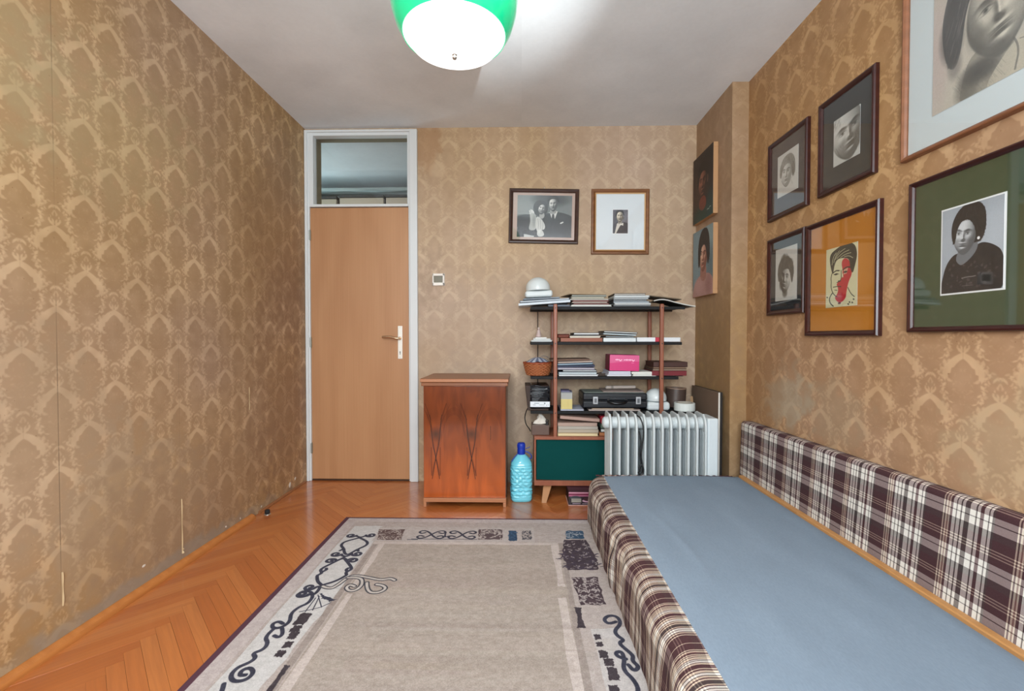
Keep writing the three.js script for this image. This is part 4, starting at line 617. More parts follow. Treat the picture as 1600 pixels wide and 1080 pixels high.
const artLino = art(256, 448, (g, w, h) => { // black and red lino print of a young man
  const p = pen(g, w, h), K = '#2b2c22', Rd = '#b4252e'; g.fillStyle = '#cdc9a2'; g.fillRect(0, 0, w, h);
  p.poly([[0.5, 0.26], [0.62, 0.2], [0.78, 0.28], [0.86, 0.48], [0.74, 0.6], [0.68, 0.76], [0.66, 0.88], [0.46, 0.95], [0.28, 0.84], [0.4, 0.78], [0.42, 0.68], [0.34, 0.61], [0.52, 0.56], [0.56, 0.42]], Rd);
  p.flat([[0.58, 0.4], [0.72, 0.38], [0.68, 0.47], [0.58, 0.48]], '#cdc9a2', 0.7); p.poly([[0.52, 0.5], [0.56, 0.44], [0.58, 0.54]], '#cdc9a2');
  p.poly([[0.16, 0.34], [0.1, 0.1], [0.36, 0.02], [0.66, -0.04], [0.92, 0.02], [1.0, 0.2], [0.92, 0.38], [0.86, 0.5], [0.78, 0.4], [0.76, 0.24], [0.56, 0.2], [0.38, 0.2], [0.28, 0.28], [0.24, 0.46]], K);
  for (const q of [[[0.3, 0.2], [0.42, 0.1], [0.62, 0.06]], [[0.36, 0.19], [0.52, 0.12], [0.74, 0.1]], [[0.48, 0.185], [0.62, 0.15], [0.8, 0.15]], [[0.2, 0.28], [0.23, 0.15], [0.34, 0.09]], [[0.26, 0.25], [0.3, 0.15], [0.44, 0.07]], [[0.6, 0.19], [0.72, 0.18], [0.86, 0.24]]]) p.line(q, 0.018, '#cdc9a2', 0.85);
  p.line([[0.22, 0.4], [0.16, 0.5], [0.19, 0.56], [0.17, 0.64], [0.22, 0.74], [0.3, 0.8], [0.38, 0.83]], 0.024, K); p.line([[0.24, 0.42], [0.32, 0.385], [0.44, 0.4]], 0.035, K); p.ell(0.34, 0.45, 0.06, 0.016, K); p.line([[0.26, 0.45], [0.34, 0.435], [0.43, 0.455]], 0.016, K); p.line([[0.56, 0.4], [0.66, 0.36], [0.78, 0.38]], 0.035, K); p.ell(0.64, 0.44, 0.06, 0.016, K); p.line([[0.5, 0.4], [0.52, 0.52], [0.47, 0.58], [0.37, 0.59]], 0.02, K); p.line([[0.42, 0.57], [0.48, 0.575]], 0.03, K); p.line([[0.25, 0.66], [0.38, 0.652], [0.5, 0.67]], 0.024, K); p.line([[0.3, 0.71], [0.38, 0.72]], 0.018, K);
  p.line([[0.22, 0.76], [0.12, 0.82], [0.14, 0.92], [0.26, 0.98]], 0.03, K); p.line([[0.72, 0.7], [0.8, 0.8], [0.92, 0.86]], 0.022, K); for (const [x, y] of [[0.78, 0.94], [0.86, 0.95], [0.74, 0.97], [0.05, 0.82], [0.9, 0.9]]) p.ell(x, y, 0.03, 0.012, K, 0.9, 0.6); p.ell(0.46, 0.94, 0.05, 0.018, '#5d1c1e'); p.grain(10);
});
const artYoungWoman = art(512, 654, (g, w, h) => { // large soft charcoal portrait
  const p = pen(g, w, h), D = '#4e4e4c'; g.fillStyle = '#b9b3a6'; g.fillRect(0, 0, w, h); p.soft(0.95, 0.6, 0.4, 0.5, '#9d9b91', 0.8); p.soft(0.04, 0.6, 0.14, 0.5, '#b9aaa4', 0.8);
  p.poly([[0.12, 0.74], [0.06, 0.36], [0.3, 0.0], [0.66, -0.04], [0.98, 0.14], [0.98, 0.46], [0.86, 0.6], [0.74, 0.4], [0.5, 0.2], [0.3, 0.36], [0.24, 0.78]], '#565756'); p.soft(0.17, 0.55, 0.13, 0.2, '#3f403f', 0.85); p.soft(0.2, 0.74, 0.08, 0.12, '#6d6a66', 0.7);
  p.poly([[0.34, 0.72], [0.66, 0.74], [0.66, 0.88], [0.6, 1.04], [0.24, 1.04], [0.26, 0.9]], '#8f8b80', 0.95); p.soft(0.4, 0.87, 0.2, 0.09, '#3f403e', 0.85); p.soft(0.3, 0.95, 0.12, 0.1, '#55554f', 0.6);
  head(g, w, h, { cx: 0.54, cy: 0.545, rx: 0.255, ry: 0.3, turn: 0.12, roll: -0.16, dark: '#5d5c56', light: '#cbc6b8', ink: '#333330', lx: 0.3, ly: -0.45, hot: 0.7, gain: 1.08, brow: 0.65 });
  p.soft(0.36, 0.62, 0.08, 0.14, '#6b6a65', 0.4); p.soft(0.48, 0.76, 0.12, 0.05, '#6b6a65', 0.4);
  hair(p, [[0.12, 0.72], [0.1, 0.36], [0.3, 0.04], [0.66, -0.02], [0.94, 0.14], [0.96, 0.5], [0.88, 0.56], [0.78, 0.34], [0.6, 0.2], [0.42, 0.24], [0.3, 0.4], [0.24, 0.6], [0.22, 0.74]], '#4b4c4b', '#85847e', 300, (x, y) => [(x - 0.5), 0.8]);
  p.ell(0.79, 0.55, 0.022, 0.018, '#d0ccbf'); p.poly([[0.58, 0.86], [0.74, 0.78], [1.06, 0.84], [1.06, 1.05], [0.4, 1.05]], '#b3ad9c', 0.95); p.line([[0.66, 0.8], [0.7, 0.86], [0.67, 0.98]], 0.014, D, 0.6); p.line([[0.7, 0.82], [0.86, 0.86], [1, 0.85]], 0.008, D, 0.5); p.hatch(0.4, 0.9, 0.2, 0.08, 60, D, 0.2, 0.9, 0.004); p.grain(12, 3);
});
const artMatron = art(384, 540, (g, w, h) => { // black-and-white photograph of a smiling woman
  const p = pen(g, w, h), D = '#121315'; g.fillStyle = '#9aa3ab'; g.fillRect(0, 0, w, h); p.soft(0.85, 0.45, 0.4, 0.5, '#b3bbc2', 0.8); p.soft(0.08, 0.4, 0.3, 0.5, '#a9b1b9', 0.7);
  p.poly([[-0.05, 1.1], [0.0, 0.86], [0.08, 0.64], [0.26, 0.52], [0.44, 0.6], [0.62, 0.45], [0.84, 0.5], [1.02, 0.62], [1.04, 1.1]], '#17171a'); p.poly([[0.24, 0.6], [0.34, 0.44], [0.62, 0.42], [0.6, 0.56], [0.36, 0.7], [0.28, 0.66]], '#6a6f73');
  p.poly([[0.171, 0.4], [0.162, 0.18], [0.3, 0.02], [0.506, -0.03], [0.695, 0.03], [0.747, 0.24], [0.695, 0.42], [0.609, 0.46], [0.317, 0.44]], D);
  head(g, w, h, { cx: 0.385, cy: 0.35, rx: 0.2, ry: 0.215, turn: -0.35, roll: 0.1, dark: '#54585b', light: '#c9cdcf', ink: '#23272a', lx: -0.4, ly: -0.5, gain: 1.15, smile: -0.5 });
  hair(p, [[0.188, 0.42], [0.162, 0.2], [0.282, 0.03], [0.506, -0.03], [0.712, 0.04], [0.747, 0.28], [0.678, 0.44], [0.592, 0.46], [0.575, 0.3], [0.489, 0.18], [0.368, 0.16], [0.265, 0.24], [0.231, 0.42]], D, '#393c40', 220, (x, y) => [(x - 0.45) * 1.3, 0.5]); p.ell(0.62, 0.41, 0.022, 0.018, '#e8eaea');
  for (let k = 0; k < 34; k++) { const x = rr(0.1, 0.92), y = rr(0.66, 0.97); p.ell(x, y, rr(0.01, 0.035), rr(0.005, 0.018), '#6b625c', 0.42, rr(0, 3)); } p.line([[0.36, 0.84], [0.44, 0.83], [0.52, 0.835], [0.58, 0.83]], 0.018, '#8b8680', 0.7); p.line([[0.36, 0.93], [0.54, 0.93]], 0.01, '#77716b', 0.7); p.line([[0.84, 0.62], [0.86, 1]], 0.03, '#0b0b0d', 0.8); p.grain(12);
});
const artDarkOil = art(256, 340, (g, w, h) => { // dark oil portrait
  const p = pen(g, w, h); g.fillStyle = '#2a1d1a'; g.fillRect(0, 0, w, h); p.soft(0.2, 0.6, 0.4, 0.4, '#4a3122', 0.7); p.soft(0.8, 0.2, 0.5, 0.4, '#1d1716', 0.8); p.soft(0.5, 1.0, 0.7, 0.3, '#1d3a30', 1); p.soft(0.9, 0.85, 0.3, 0.3, '#1c3a3a', 0.9);
  head(g, w, h, { cx: 0.49, cy: 0.45, rx: 0.22, ry: 0.24, turn: -0.1, dark: '#2f1a14', light: '#8f5a45', ink: '#1d100c', lx: -0.5 }); hair(p, [[0.2, 0.46], [0.24, 0.2], [0.5, 0.12], [0.78, 0.2], [0.8, 0.5], [0.7, 0.42], [0.66, 0.3], [0.46, 0.27], [0.34, 0.34], [0.28, 0.48]], '#1c130f', '#3d2a20', 60, () => [0.4, 0.5]); p.poly([[0.34, 0.66], [0.62, 0.64], [0.7, 0.8], [0.5, 0.88], [0.3, 0.8]], '#7c3423', 0.8); p.ell(0.74, 0.44, 0.03, 0.06, '#6b4a3c', 0.7);
  for (let k = 0; k < 60; k++) { const x = rr(0, 1), y = rr(0, 1); p.line([[x, y], [x + rr(-0.12, 0.12), y + rr(-0.08, 0.08)]], 0.03, rnd() < 0.5 ? '#3a2a20' : '#171212', 0.13); }
  p.line([[0.72, 0.9], [0.76, 0.88], [0.8, 0.91], [0.84, 0.87], [0.9, 0.88]], 0.012, '#b9c9b4', 0.8); p.grain(12);
});
const artBareShoulder = art(256, 350, (g, w, h) => { // painted portrait of a dark-haired woman
  const p = pen(g, w, h); g.fillStyle = '#6d8087'; g.fillRect(0, 0, w, h); p.soft(0.15, 0.4, 0.4, 0.6, '#7d929a', 0.9); p.soft(0.85, 0.15, 0.4, 0.3, '#8b9a97', 0.7); p.soft(0.9, 0.6, 0.3, 0.4, '#56676c', 0.8);
  p.poly([[-0.05, 1.1], [0.02, 0.84], [0.3, 0.7], [0.5, 0.68], [0.84, 0.68], [1.04, 0.8], [1.05, 1.1]], '#a87f78'); p.poly([[0.4, 0.54], [0.68, 0.52], [0.7, 0.74], [0.54, 0.8], [0.38, 0.74]], '#99695c'); p.soft(0.3, 0.85, 0.3, 0.16, '#b58d88', 0.8); p.soft(0.8, 0.85, 0.2, 0.2, '#8a605c', 0.7);
  head(g, w, h, { cx: 0.53, cy: 0.41, rx: 0.21, ry: 0.23, turn: -0.3, roll: 0.05, dark: '#7c4c3e', light: '#dcb49c', ink: '#33201b', lx: -0.6 }); hair(p, [[0.271, 0.56], [0.271, 0.2], [0.439, 0.02], [0.674, 0.0], [0.826, 0.12], [0.859, 0.44], [0.758, 0.58], [0.708, 0.42], [0.641, 0.26], [0.54, 0.24], [0.439, 0.28], [0.389, 0.4], [0.372, 0.56]], '#221b1b', '#5a4640', 110, (x, y) => [(x - 0.5), 0.7]); p.soft(0.49, 0.545, 0.05, 0.018, '#8d3c36', 0.8); p.grain(14, 3);
});

// ------------------------------------------------------------------ frames
function frameGeo(w, h, prof) {                         // moulding swept round a w x h outline; prof = [[inset, z], ...]
  const pos = [], C = ([i, z]) => [[-w / 2 + i, i, z], [w / 2 - i, i, z], [w / 2 - i, h - i, z], [-w / 2 + i, h - i, z]];
  for (let k = 0; k < prof.length; k++) { const a = C(prof[k]), b = C(prof[(k + 1) % prof.length]); for (let s = 0; s < 4; s++) { const t = (s + 1) % 4; pos.push(...a[s], ...a[t], ...b[t], ...a[s], ...b[t], ...b[s]); } }
  const g = new THREE.BufferGeometry(); g.setAttribute('position', new THREE.Float32BufferAttribute(pos, 3)); g.setAttribute('uv', new THREE.Float32BufferAttribute(new Float32Array(pos.length / 3 * 2), 2)); g.computeVertexNormals(); return metreUV(g, 4);
}
const moulding = (wd, d) => [[0, 0], [0, d * 0.7], [wd * 0.15, d * 0.95], [wd * 0.4, d], [wd * 0.75, d * 0.8], [wd, d * 0.55], [wd, 0]];
const grainOf = (a, b) => woodTex(256, 256, a, b, { along: 'u', freq: 14, contrast: 0.6, rep: [1, 1] });
function picture(name, label, pos, turn, W, H, o) {     // pos = middle of the lower edge on the wall
  const t = thing(name, label, 'picture', pos, turn, undefined); if (o.tilt) t.rotation.z = o.tilt;
  const d = o.depth ?? 0.02, f = o.rail ?? 0.02;
  add(t, 'frame', frameGeo(W, H, o.profile ?? moulding(f, d)), o.frameMat);
  add(t, 'backing', B(-W / 2 + 0.004, W / 2 - 0.004, 0.004, H - 0.004, 0.001, 0.004), std('#6b5138', 0.8));
  add(t, 'mat', B(-W / 2 + f - 0.003, W / 2 - f + 0.003, f - 0.003, H - f + 0.003, 0.004, 0.0065), o.matMat);
  const [px, py, pw, ph] = o.print;                      // centre x, bottom y, width, height
  if (o.border) add(t, 'print_border', B(px - pw / 2 - o.border, px + pw / 2 + o.border, py - o.border, py + ph + o.border, 0.0066, 0.0072), M.paper);
  add(t, 'print', printBox(px - pw / 2, px + pw / 2, py, py + ph, 0.0073, 0.0082), [0, 1, 2, 3, 4, 5].map((k) => k === 4 ? std('#ffffff', 0.6, { map: o.art }) : M.paper));
  if (o.glass !== false) add(t, 'glass', B(-W / 2 + f - 0.003, W / 2 - f + 0.003, f - 0.003, H - f + 0.003, d * 0.5 - 0.0008, d * 0.5 + 0.0008), M.glass);
  if (o.inner) add(t, 'inner_slip', frameGeo(W - 2 * f, H - 2 * f, [[0, 0.004], [0, d * 0.7], [o.inner, d * 0.55], [o.inner, 0.004]]).translate(0, f, 0), o.innerMat);
  if (o.nail) add(t, 'hook', join(bar([0, H - 0.002, 0.004], [0, H + 0.012, 0.004], 0.002), new THREE.SphereGeometry(0.0035, 10, 8).translate(0, H + 0.012, 0.006)), M.steel);
  return t;
}
const printBox = (x0, x1, y0, y1, z0, z1) => B(x0, x1, y0, y1, z0, z1);
const mahogany = std('#ffffff', 0.3, { map: grainOf('#3c1612', '#1c0908') });
const goldWood = std('#ffffff', 0.4, { map: grainOf('#8a5a34', '#4f2d16') }), oak = std('#ffffff', 0.42, { map: grainOf('#8a583a', '#5f3a22') }), walnut = std('#ffffff', 0.4, { map: grainOf('#43281c', '#1f100b') });
picture('framed_photograph', 'framed old photograph of a couple in dark coats, with a pinkish mat', [0.151, 1.690, ZB], 0, 0.488, 0.383, { tilt: -0.022, rail: 0.027, depth: 0.022, frameMat: walnut, matMat: std('#b79f92', 0.8), art: artCouple, print: [0.005, 0.045, 0.383, 0.293], nail: true });
picture('framed_photograph', 'framed tiny photograph of a man in a bow tie on a wide pale mat', [0.688, 1.6125, ZB], 0, 0.402, 0.455, { tilt: -0.006, rail: 0.026, depth: 0.022, frameMat: goldWood, matMat: std('#d5dcdf', 0.85), art: artBowTie, print: [0.002, 0.147, 0.105, 0.165], border: 0.004, inner: 0.007, innerMat: std('#c29a6a', 0.4), nail: true });
const RW_ = -Math.PI / 2;
picture('framed_drawing', 'small dark framed pencil portrait on a brownish grey mat, hung directly above the charcoal head', [XR, 1.636, -2.262], RW_, 0.328, 0.401, { rail: 0.024, depth: 0.02, frameMat: mahogany, matMat: std('#3f3d3f', 0.85), art: artPencilA, print: [0.0, 0.103, 0.172, 0.208] });
picture('framed_drawing', 'framed pencil drawing of a face filling its sheet, above the yellow picture', [XR, 1.640, -1.863], RW_, 0.318, 0.402, { rail: 0.023, depth: 0.02, frameMat: mahogany, matMat: std('#2b3030', 0.85), art: artPencilB, print: [0.003, 0.103, 0.148, 0.19] });
picture('framed_drawing', 'dark framed charcoal head with dense dark hair, left of the yellow picture', [XR, 1.145, -2.268], RW_, 0.312, 0.397, { rail: 0.024, depth: 0.02, frameMat: mahogany, matMat: std('#24282b', 0.85), art: artCharcoal, print: [0.001, 0.07, 0.18, 0.262] });
picture('framed_print', 'black and red portrait print on a mustard yellow mat in a dark frame', [XR, 1.037, -1.886], RW_, 0.422, 0.5, { rail: 0.022, depth: 0.022, frameMat: mahogany, matMat: std('#b9771c', 0.75), art: artLino, print: [0.006, 0.12, 0.181, 0.248] });
picture('framed_drawing', 'large charcoal portrait of a young woman, wide white mat, light brown frame', [XR, 1.627, -1.298], RW_, 0.574, 0.674, { rail: 0.017, depth: 0.022, frameMat: oak, matMat: std('#c6d0d2', 0.85), art: artYoungWoman, print: [0.0, 0.107, 0.36, 0.46] });
picture('framed_photograph', 'black and white photograph of a smiling woman on an olive green mat', [XR, 1.048, -1.152], RW_, 0.798, 0.496, { rail: 0.017, depth: 0.02, frameMat: mahogany, matMat: std('#38462a', 0.7), art: artMatron, print: [-0.194, 0.118, 0.18, 0.255], border: 0.005 });
// two unframed canvases on the chimney breast
for (const [label, y, z, w, h, a, sign] of [['dark unframed portrait painting in brown and green, upper of the two canvases', 1.805, -3.01, 0.325, 0.442, artDarkOil], ['unframed painting of a dark-haired woman with bare shoulders, lower of two canvases', 1.305, -3.005, 0.325, 0.442, artBareShoulder]]) {
  const t = thing('canvas_painting', label, 'painting', [XA, y, z], RW_);
  add(t, 'stretcher', join(RB(-w / 2, w / 2, 0, 0.03, 0, 0.028, 0.002), RB(-w / 2, w / 2, h - 0.03, h, 0, 0.028, 0.002), RB(-w / 2, -w / 2 + 0.03, 0.03, h - 0.03, 0, 0.028, 0.002), RB(w / 2 - 0.03, w / 2, 0.03, h - 0.03, 0, 0.028, 0.002)), std('#b58a60', 0.7));
  add(t, 'canvas', B(-w / 2 + 0.0005, w / 2 - 0.0005, 0.0005, h - 0.0005, 0.028, 0.030), [0, 1, 2, 3, 4, 5].map((k) => k === 4 ? std('#ffffff', 0.55, { map: a }) : std('#a98462', 0.8)));
}
// ------------------------------------------------------------------ open shelf unit
const SF = -2.88, SB = -3.15;                            // front and back of the boards
const BOARDS = [1.224, 0.999, 0.779, 0.557], UL = 0.2145, UR = 0.886;
{
  const t = thing('shelf_unit', 'open shelf unit with black boards, reddish uprights and a green fronted base', 'shelf unit', [0, 0, 0]);
  const wood = std('#ffffff', 0.45, { map: woodTex(256, 256, '#97593f', '#663525', { freq: 7, contrast: 0.5, rep: [1, 1] }) });
  for (const x of [UL, UR]) for (const z of [SF + 0.005, SB + 0.005]) add(t, 'upright', metreUV(RB(x - 0.012, x + 0.012, z < -3 ? 0.4 : 0.395, 1.243, z - 0.012, z + 0.012, 0.006, 3), 4), wood);
  BOARDS.forEach((y, k) => { const x1 = [1.036, 1.018, 0.998, 1.125][k]; add(t, 'shelf_board', join(RB(0.058, x1, y - 0.008, y, SB + 0.018, SF - 0.008, 0.003), RB(0.058, x1, y - 0.016, y + 0.003, SF - 0.012, SF - 0.006, 0.002), RB(0.058, x1, y - 0.016, y + 0.003, SB + 0.016, SB + 0.022, 0.002)), M.blackShelf); });
  for (const x of [UL, UR]) for (const y of BOARDS) add(t, 'screw', new THREE.CylinderGeometry(0.004, 0.004, 0.003, 12).rotateX(Math.PI / 2).translate(x, y - 0.007, SF + 0.018), M.black);
  add(t, 'support_rod', bar([0.112, 0.56, SB + 0.026], [0.112, 1.21, SB + 0.026], 0.0035), std('#2c1c12', 0.6));
  // base box with a green front
  add(t, 'base_box', metreUV(join(RB(0.08, 1.02, 0.38, 0.4, SB, SF + 0.02, 0.002), RB(0.08, 1.02, 0.086, 0.118, SB, SF + 0.02, 0.002), RB(0.08, 0.092, 0.118, 0.38, SB, SF + 0.02, 0.002), RB(1.008, 1.02, 0.118, 0.38, SB, SF + 0.02, 0.002), B(0.092, 1.008, 0.118, 0.38, SB, SB + 0.006)), 3), wood);
  const drape = (u, v) => [0.096 + 0.912 * u, 0.119 + 0.002 + 0.257 * v - 0.004 * Math.sin(u * Math.PI) * (1 - v), SF + 0.004 + 0.007 * fbm(u * 4 + v * 2, v * 3 - u, 3) + 0.006 * Math.sin((u * 1.4 + v * 0.7) * 5) * 0.4];
  add(t, 'green_front', gridGeo(70, 24, drape), phys('#05413f', 0.85, { side: THREE.DoubleSide, specularIntensity: 0.25 }));
  const legM = std('#b07f58', 0.5);
  for (const [x, s] of [[0.17, -1], [0.93, 1]]) for (const [z, zf] of [[SF - 0.03, 0.1], [SB + 0.05, -0.02]]) {
    const g = RB(-0.028, 0.028, 0, 0.088, -0.016, 0.016, 0.004), p = g.attributes.position; for (let i = 0; i < p.count; i++) { const k = 1 - p.getY(i) / 0.088; p.setX(i, x + p.getX(i) * (1 - 0.45 * k) + s * 0.03 * k); p.setZ(i, z + p.getZ(i) + zf * k); } g.computeVertexNormals(); add(t, 'leg', g, legM);
  }
}
// ---- things on the shelves
const ORD = ['lowest', 'second from the bottom', 'third from the bottom', 'fourth from the bottom', 'fifth from the bottom', 'sixth from the bottom', 'seventh from the bottom', 'eighth from the bottom'];
const matCache = {};
const col = (c, r = 0.7) => matCache[c + r] ??= std(c, r);
const rotAll = (g, z, x, y, yaw = 0, zc = 0) => { g.translate(-x, -y, -zc); if (yaw) g.rotateY(yaw); if (z) g.rotateZ(z); return g.translate(x, y, zc); };
// a book, folder or block of paper lying flat; front edge at z1; kind: 'paper' = one block, 'folder' / 'book' = covers + pages
function flat(name, label, category, group, x0, x1, y, h, { c = '#d9dcdc', p = '#d8d6cc', z1 = SF - 0.01, d = 0.2, kind = 'paper', tilt = 0, yaw = 0, spine = 0 } = {}) {
  const t = thing(name, label, category, [(x0 + x1) / 2, y, z1 - d / 2], yaw, group); t.rotation.z = tilt;
  const w = (x1 - x0) / 2, e = 0.0004, k = Math.min(0.0028, h * 0.22);
  if (kind === 'paper') {
    const n = Math.max(2, Math.min(5, Math.round(h / 0.004))), gs = []; for (let i = 0; i < n; i++) { const a = rr(-0.003, 0.003), b = rr(-0.003, 0.003); gs.push(RB(-w + a, w + b, e + i * (h - 2 * e) / n + (i ? 0.0004 : 0), e + (i + 1) * (h - 2 * e) / n, -d / 2, d / 2 + rr(-0.004, 0), 0.001)); }
    add(t, 'sheets', join(gs), col(c, 0.8));
  } else {
    const cov = [RB(-w, w, e, e + k, -d / 2, d / 2, 0.0012), RB(-w, w, h - e - k, h - e, -d / 2, d / 2, 0.0012)];
    cov.push(spine === 1 ? RB(w - 0.003, w, e, h - e, -d / 2, d / 2, 0.0014) : spine === 2 ? RB(-w, w, e, h - e, d / 2 - 0.003, d / 2, 0.0014) : RB(-w, -w + 0.003, e, h - e, -d / 2, d / 2, 0.0014));
    add(t, 'cover', join(cov), col(c, 0.55));
    add(t, 'pages', B(-w + 0.004, w - 0.005, e + k, h - e - k, -d / 2 + 0.003, d / 2 - 0.005), col(p, 0.85));
  }
  return t;
}
function stack(where, group, y0, items) {               // items: [x0, x1, h, colour word, noun, options]
  let y = y0; items.forEach(([x0, x1, h, word, noun, o = {}], i) => { const cat = o.cat ?? (noun.includes('folder') ? 'folder' : noun.includes('paper') ? 'paper' : noun.includes('magazine') ? 'magazine' : 'book'); flat(cat === 'paper' ? 'paper_stack' : cat, `${word} ${noun}, ${items.length === 2 ? ['lower', 'upper'][i] : ORD[i]} ${where}`, cat, group, x0, x1, y + (o.lift ?? 0), h, o); y += h; }); return y;
}
// top board
const T = BOARDS[0] + 0.0035;
flat('folder', 'thin grey folder lying under the slanting white folders on the top board', 'folder', 'folders on the top board', 0.17, 0.312, T, 0.013, { c: '#5d6670', p: '#6d7680', d: 0.2, kind: 'book' });
flat('folder', 'thick white folder lying at a slant, lowest at the left end of the top board', 'folder', 'folders on the top board', -0.02, 0.312, T + 0.0165, 0.016, { c: '#c9d3da', p: '#e4e6e2', d: 0.23, kind: 'book', tilt: 0.07, spine: 2 });
flat('folder', 'blue grey folder lying at a slant on the thick white folder, top board', 'folder', 'folders on the top board', -0.012, 0.308, T + 0.034, 0.013, { c: '#6c7784', p: '#cfd6da', d: 0.23, kind: 'book', tilt: 0.06 });
flat('folder', 'thin dark grey folder directly under the white box of the dome fitting', 'folder', 'folders on the top board', 0.01, 0.245, T + 0.0485, 0.009, { c: '#7c8791', p: '#a9b1b8', d: 0.22, kind: 'book', tilt: 0.05 });
function domeLamp(label, x, y, z, w, hb, r, turn = 0, tilt = 0) {
  const t = thing('dome_lamp', label, 'lamp', [x, y, z], turn, 'white dome wall lamps'); t.rotation.z = tilt; const wm = std('#cfd6d7', 0.45);
  add(t, 'base', RB(-w / 2, w / 2, 0.0005, hb, -0.07, 0.07, Math.min(0.02, hb * 0.35), 5), wm);
  add(t, 'glass_dome', lathe([[0, hb + 0.001], [r * 0.96, hb + 0.001], [r, hb + 0.006], [r * 1.0, hb + 0.02], ...Array.from({ length: 14 }, (_, k) => { const a = k / 13 * Math.PI / 2; return [r * Math.cos(a), hb + 0.02 + (r * 0.9) * Math.sin(a)]; })], 48), std('#d2d9d9', 0.25));
  add(t, 'seal', lathe([[r * 0.985, hb - 0.001], [r * 1.005, hb + 0.001], [r * 0.985, hb + 0.003]], 48), std('#5b6668', 0.6));
  return t;
}
domeLamp('white dome lamp lying on the folders at the left of the top board', 0.11, T + 0.062, -2.98, 0.178, 0.044, 0.08, 0.05, 0.045);
stack('in the second pile of the top board', 'second pile on the top board', T, [
  [0.312 + 0.005, 0.572, 0.012, 'white', 'paper bundle', { c: '#d9dbd6' }], [0.33, 0.56, 0.011, 'dark maroon', 'folder', { c: '#5d2b2c', p: '#8a6a64', kind: 'book' }], [0.322, 0.545, 0.007, 'pale', 'paper bundle', { c: '#c6bdb3' }], [0.326, 0.556, 0.011, 'dull red', 'folder', { c: '#6d3736', p: '#9a7a72', kind: 'book' }], [0.312, 0.552, 0.009, 'greyish', 'paper bundle', { c: '#b8b5ac' }], [0.316, 0.53, 0.012, 'cream', 'folder', { c: '#8d8c80', p: '#cfc9b8', kind: 'book' }], [0.32, 0.54, 0.013, 'grey green', 'folder', { c: '#7c7f76', p: '#b9bab0', kind: 'book', spine: 2 }]]);
flat('folder', 'thin brown folder lying askew on top of the second pile of the top board', 'folder', 'second pile on the top board', 0.285, 0.53, T + 0.0765, 0.005, { c: '#8a7358', kind: 'paper', d: 0.21, yaw: 0.22, z1: SF - 0.03 });
stack('in the third pile of the top board', 'third pile on the top board', T, [
  [0.583, 0.825, 0.011, 'black', 'folder', { c: '#131416', p: '#8f9496', kind: 'book' }], [0.59, 0.82, 0.011, 'white', 'paper bundle', { c: '#d7dbdb' }], [0.583, 0.815, 0.013, 'bluish', 'folder', { c: '#39424a', p: '#cfd8dc', kind: 'book' }], [0.583, 0.80, 0.012, 'dark spined', 'magazine', { c: '#22262a', p: '#b7bdbf', kind: 'book' }], [0.585, 0.81, 0.012, 'grey', 'magazine', { c: '#7e8588', p: '#d2d5d4', kind: 'book' }], [0.59, 0.815, 0.012, 'white', 'magazine', { c: '#cfd3d3', p: '#dadddc', kind: 'book' }], [0.588, 0.79, 0.013, 'black topped', 'book', { c: '#1b1614', p: '#c9c2b8', kind: 'book' }]]);
{ // magazine lying open over the top of the upright
  const t = thing('open_magazine', 'open magazine draped over the right upright at the end of the top board', 'magazine', [0, 0, 0]);
  const hgt = (x) => T + 0.004 + 0.026 * Math.exp(-(((x - 0.886) / 0.085) ** 2)) + 0.006 * Math.sin((x - 0.7) * 9);
  for (const [n, off, m, x0, x1] of [['cover', 0, '#23211f', 0.834, 1.07], ['pages', 0.0035, '#c9c8c1', 0.834, 1.095]]) {
    const a = gridGeo(40, 2, (u, v) => { const x = x0 + (x1 - x0) * u; return [x, hgt(x) + off - (x > 1.0 ? (x - 1.0) * 0.1 : 0), SF + 0.012 - v * 0.2]; }), b = gridGeo(40, 2, (u, v) => { const x = x0 + (x1 - x0) * u; return [x, hgt(x) + off + (off ? 0.006 : 0.003) - (x > 1.0 ? (x - 1.0) * 0.1 : 0), SF + 0.012 - v * 0.2]; }), e = gridGeo(40, 1, (u, v) => { const x = x0 + (x1 - x0) * u; return [x, hgt(x) + off + v * (off ? 0.006 : 0.003) - (x > 1.0 ? (x - 1.0) * 0.1 : 0), SF + 0.012]; });
    add(t, n, join(a, b, e), std(m, 0.7, { side: THREE.DoubleSide }));
  }
}
flat('folder', 'thin tan folder sloping down to the right beside the third pile of the top board', 'folder', undefined, 0.83, 1.03, T + 0.056, 0.007, { c: '#3a2f28', p: '#9a8468', kind: 'book', d: 0.2, tilt: -0.115, z1: SF - 0.05 });
// second board
const S2 = BOARDS[1] + 0.0035;
stack('in the small left pile, second board', 'papers at the left end of the second board', S2, [[0.062, 0.195, 0.011, 'white', 'paper bundle', { c: '#cdd2d2', d: 0.18 }], [0.075, 0.185, 0.010, 'pale grey', 'paper bundle', { c: '#d9dddb', d: 0.17 }], [0.082, 0.155, 0.008, 'crumpled white', 'paper bundle', { c: '#e6e8e6', d: 0.12, yaw: 0.1 }]]);
{ const t = thing('figurine', 'small pinkish cone shaped figurine standing on the papers of the second board', 'figurine', [0.112, S2 + 0.0295, -2.96]); add(t, 'body', lathe([[0, 0], [0.018, 0], [0.02, 0.006], [0.014, 0.02], [0.013, 0.03], [0.009, 0.045], [0.005, 0.052], [0, 0.054]], 24), std('#b8a4a0', 0.5)); add(t, 'head', new THREE.SphereGeometry(0.0075, 14, 10).translate(0, 0.058, 0), std('#c9b9b2', 0.5)); }
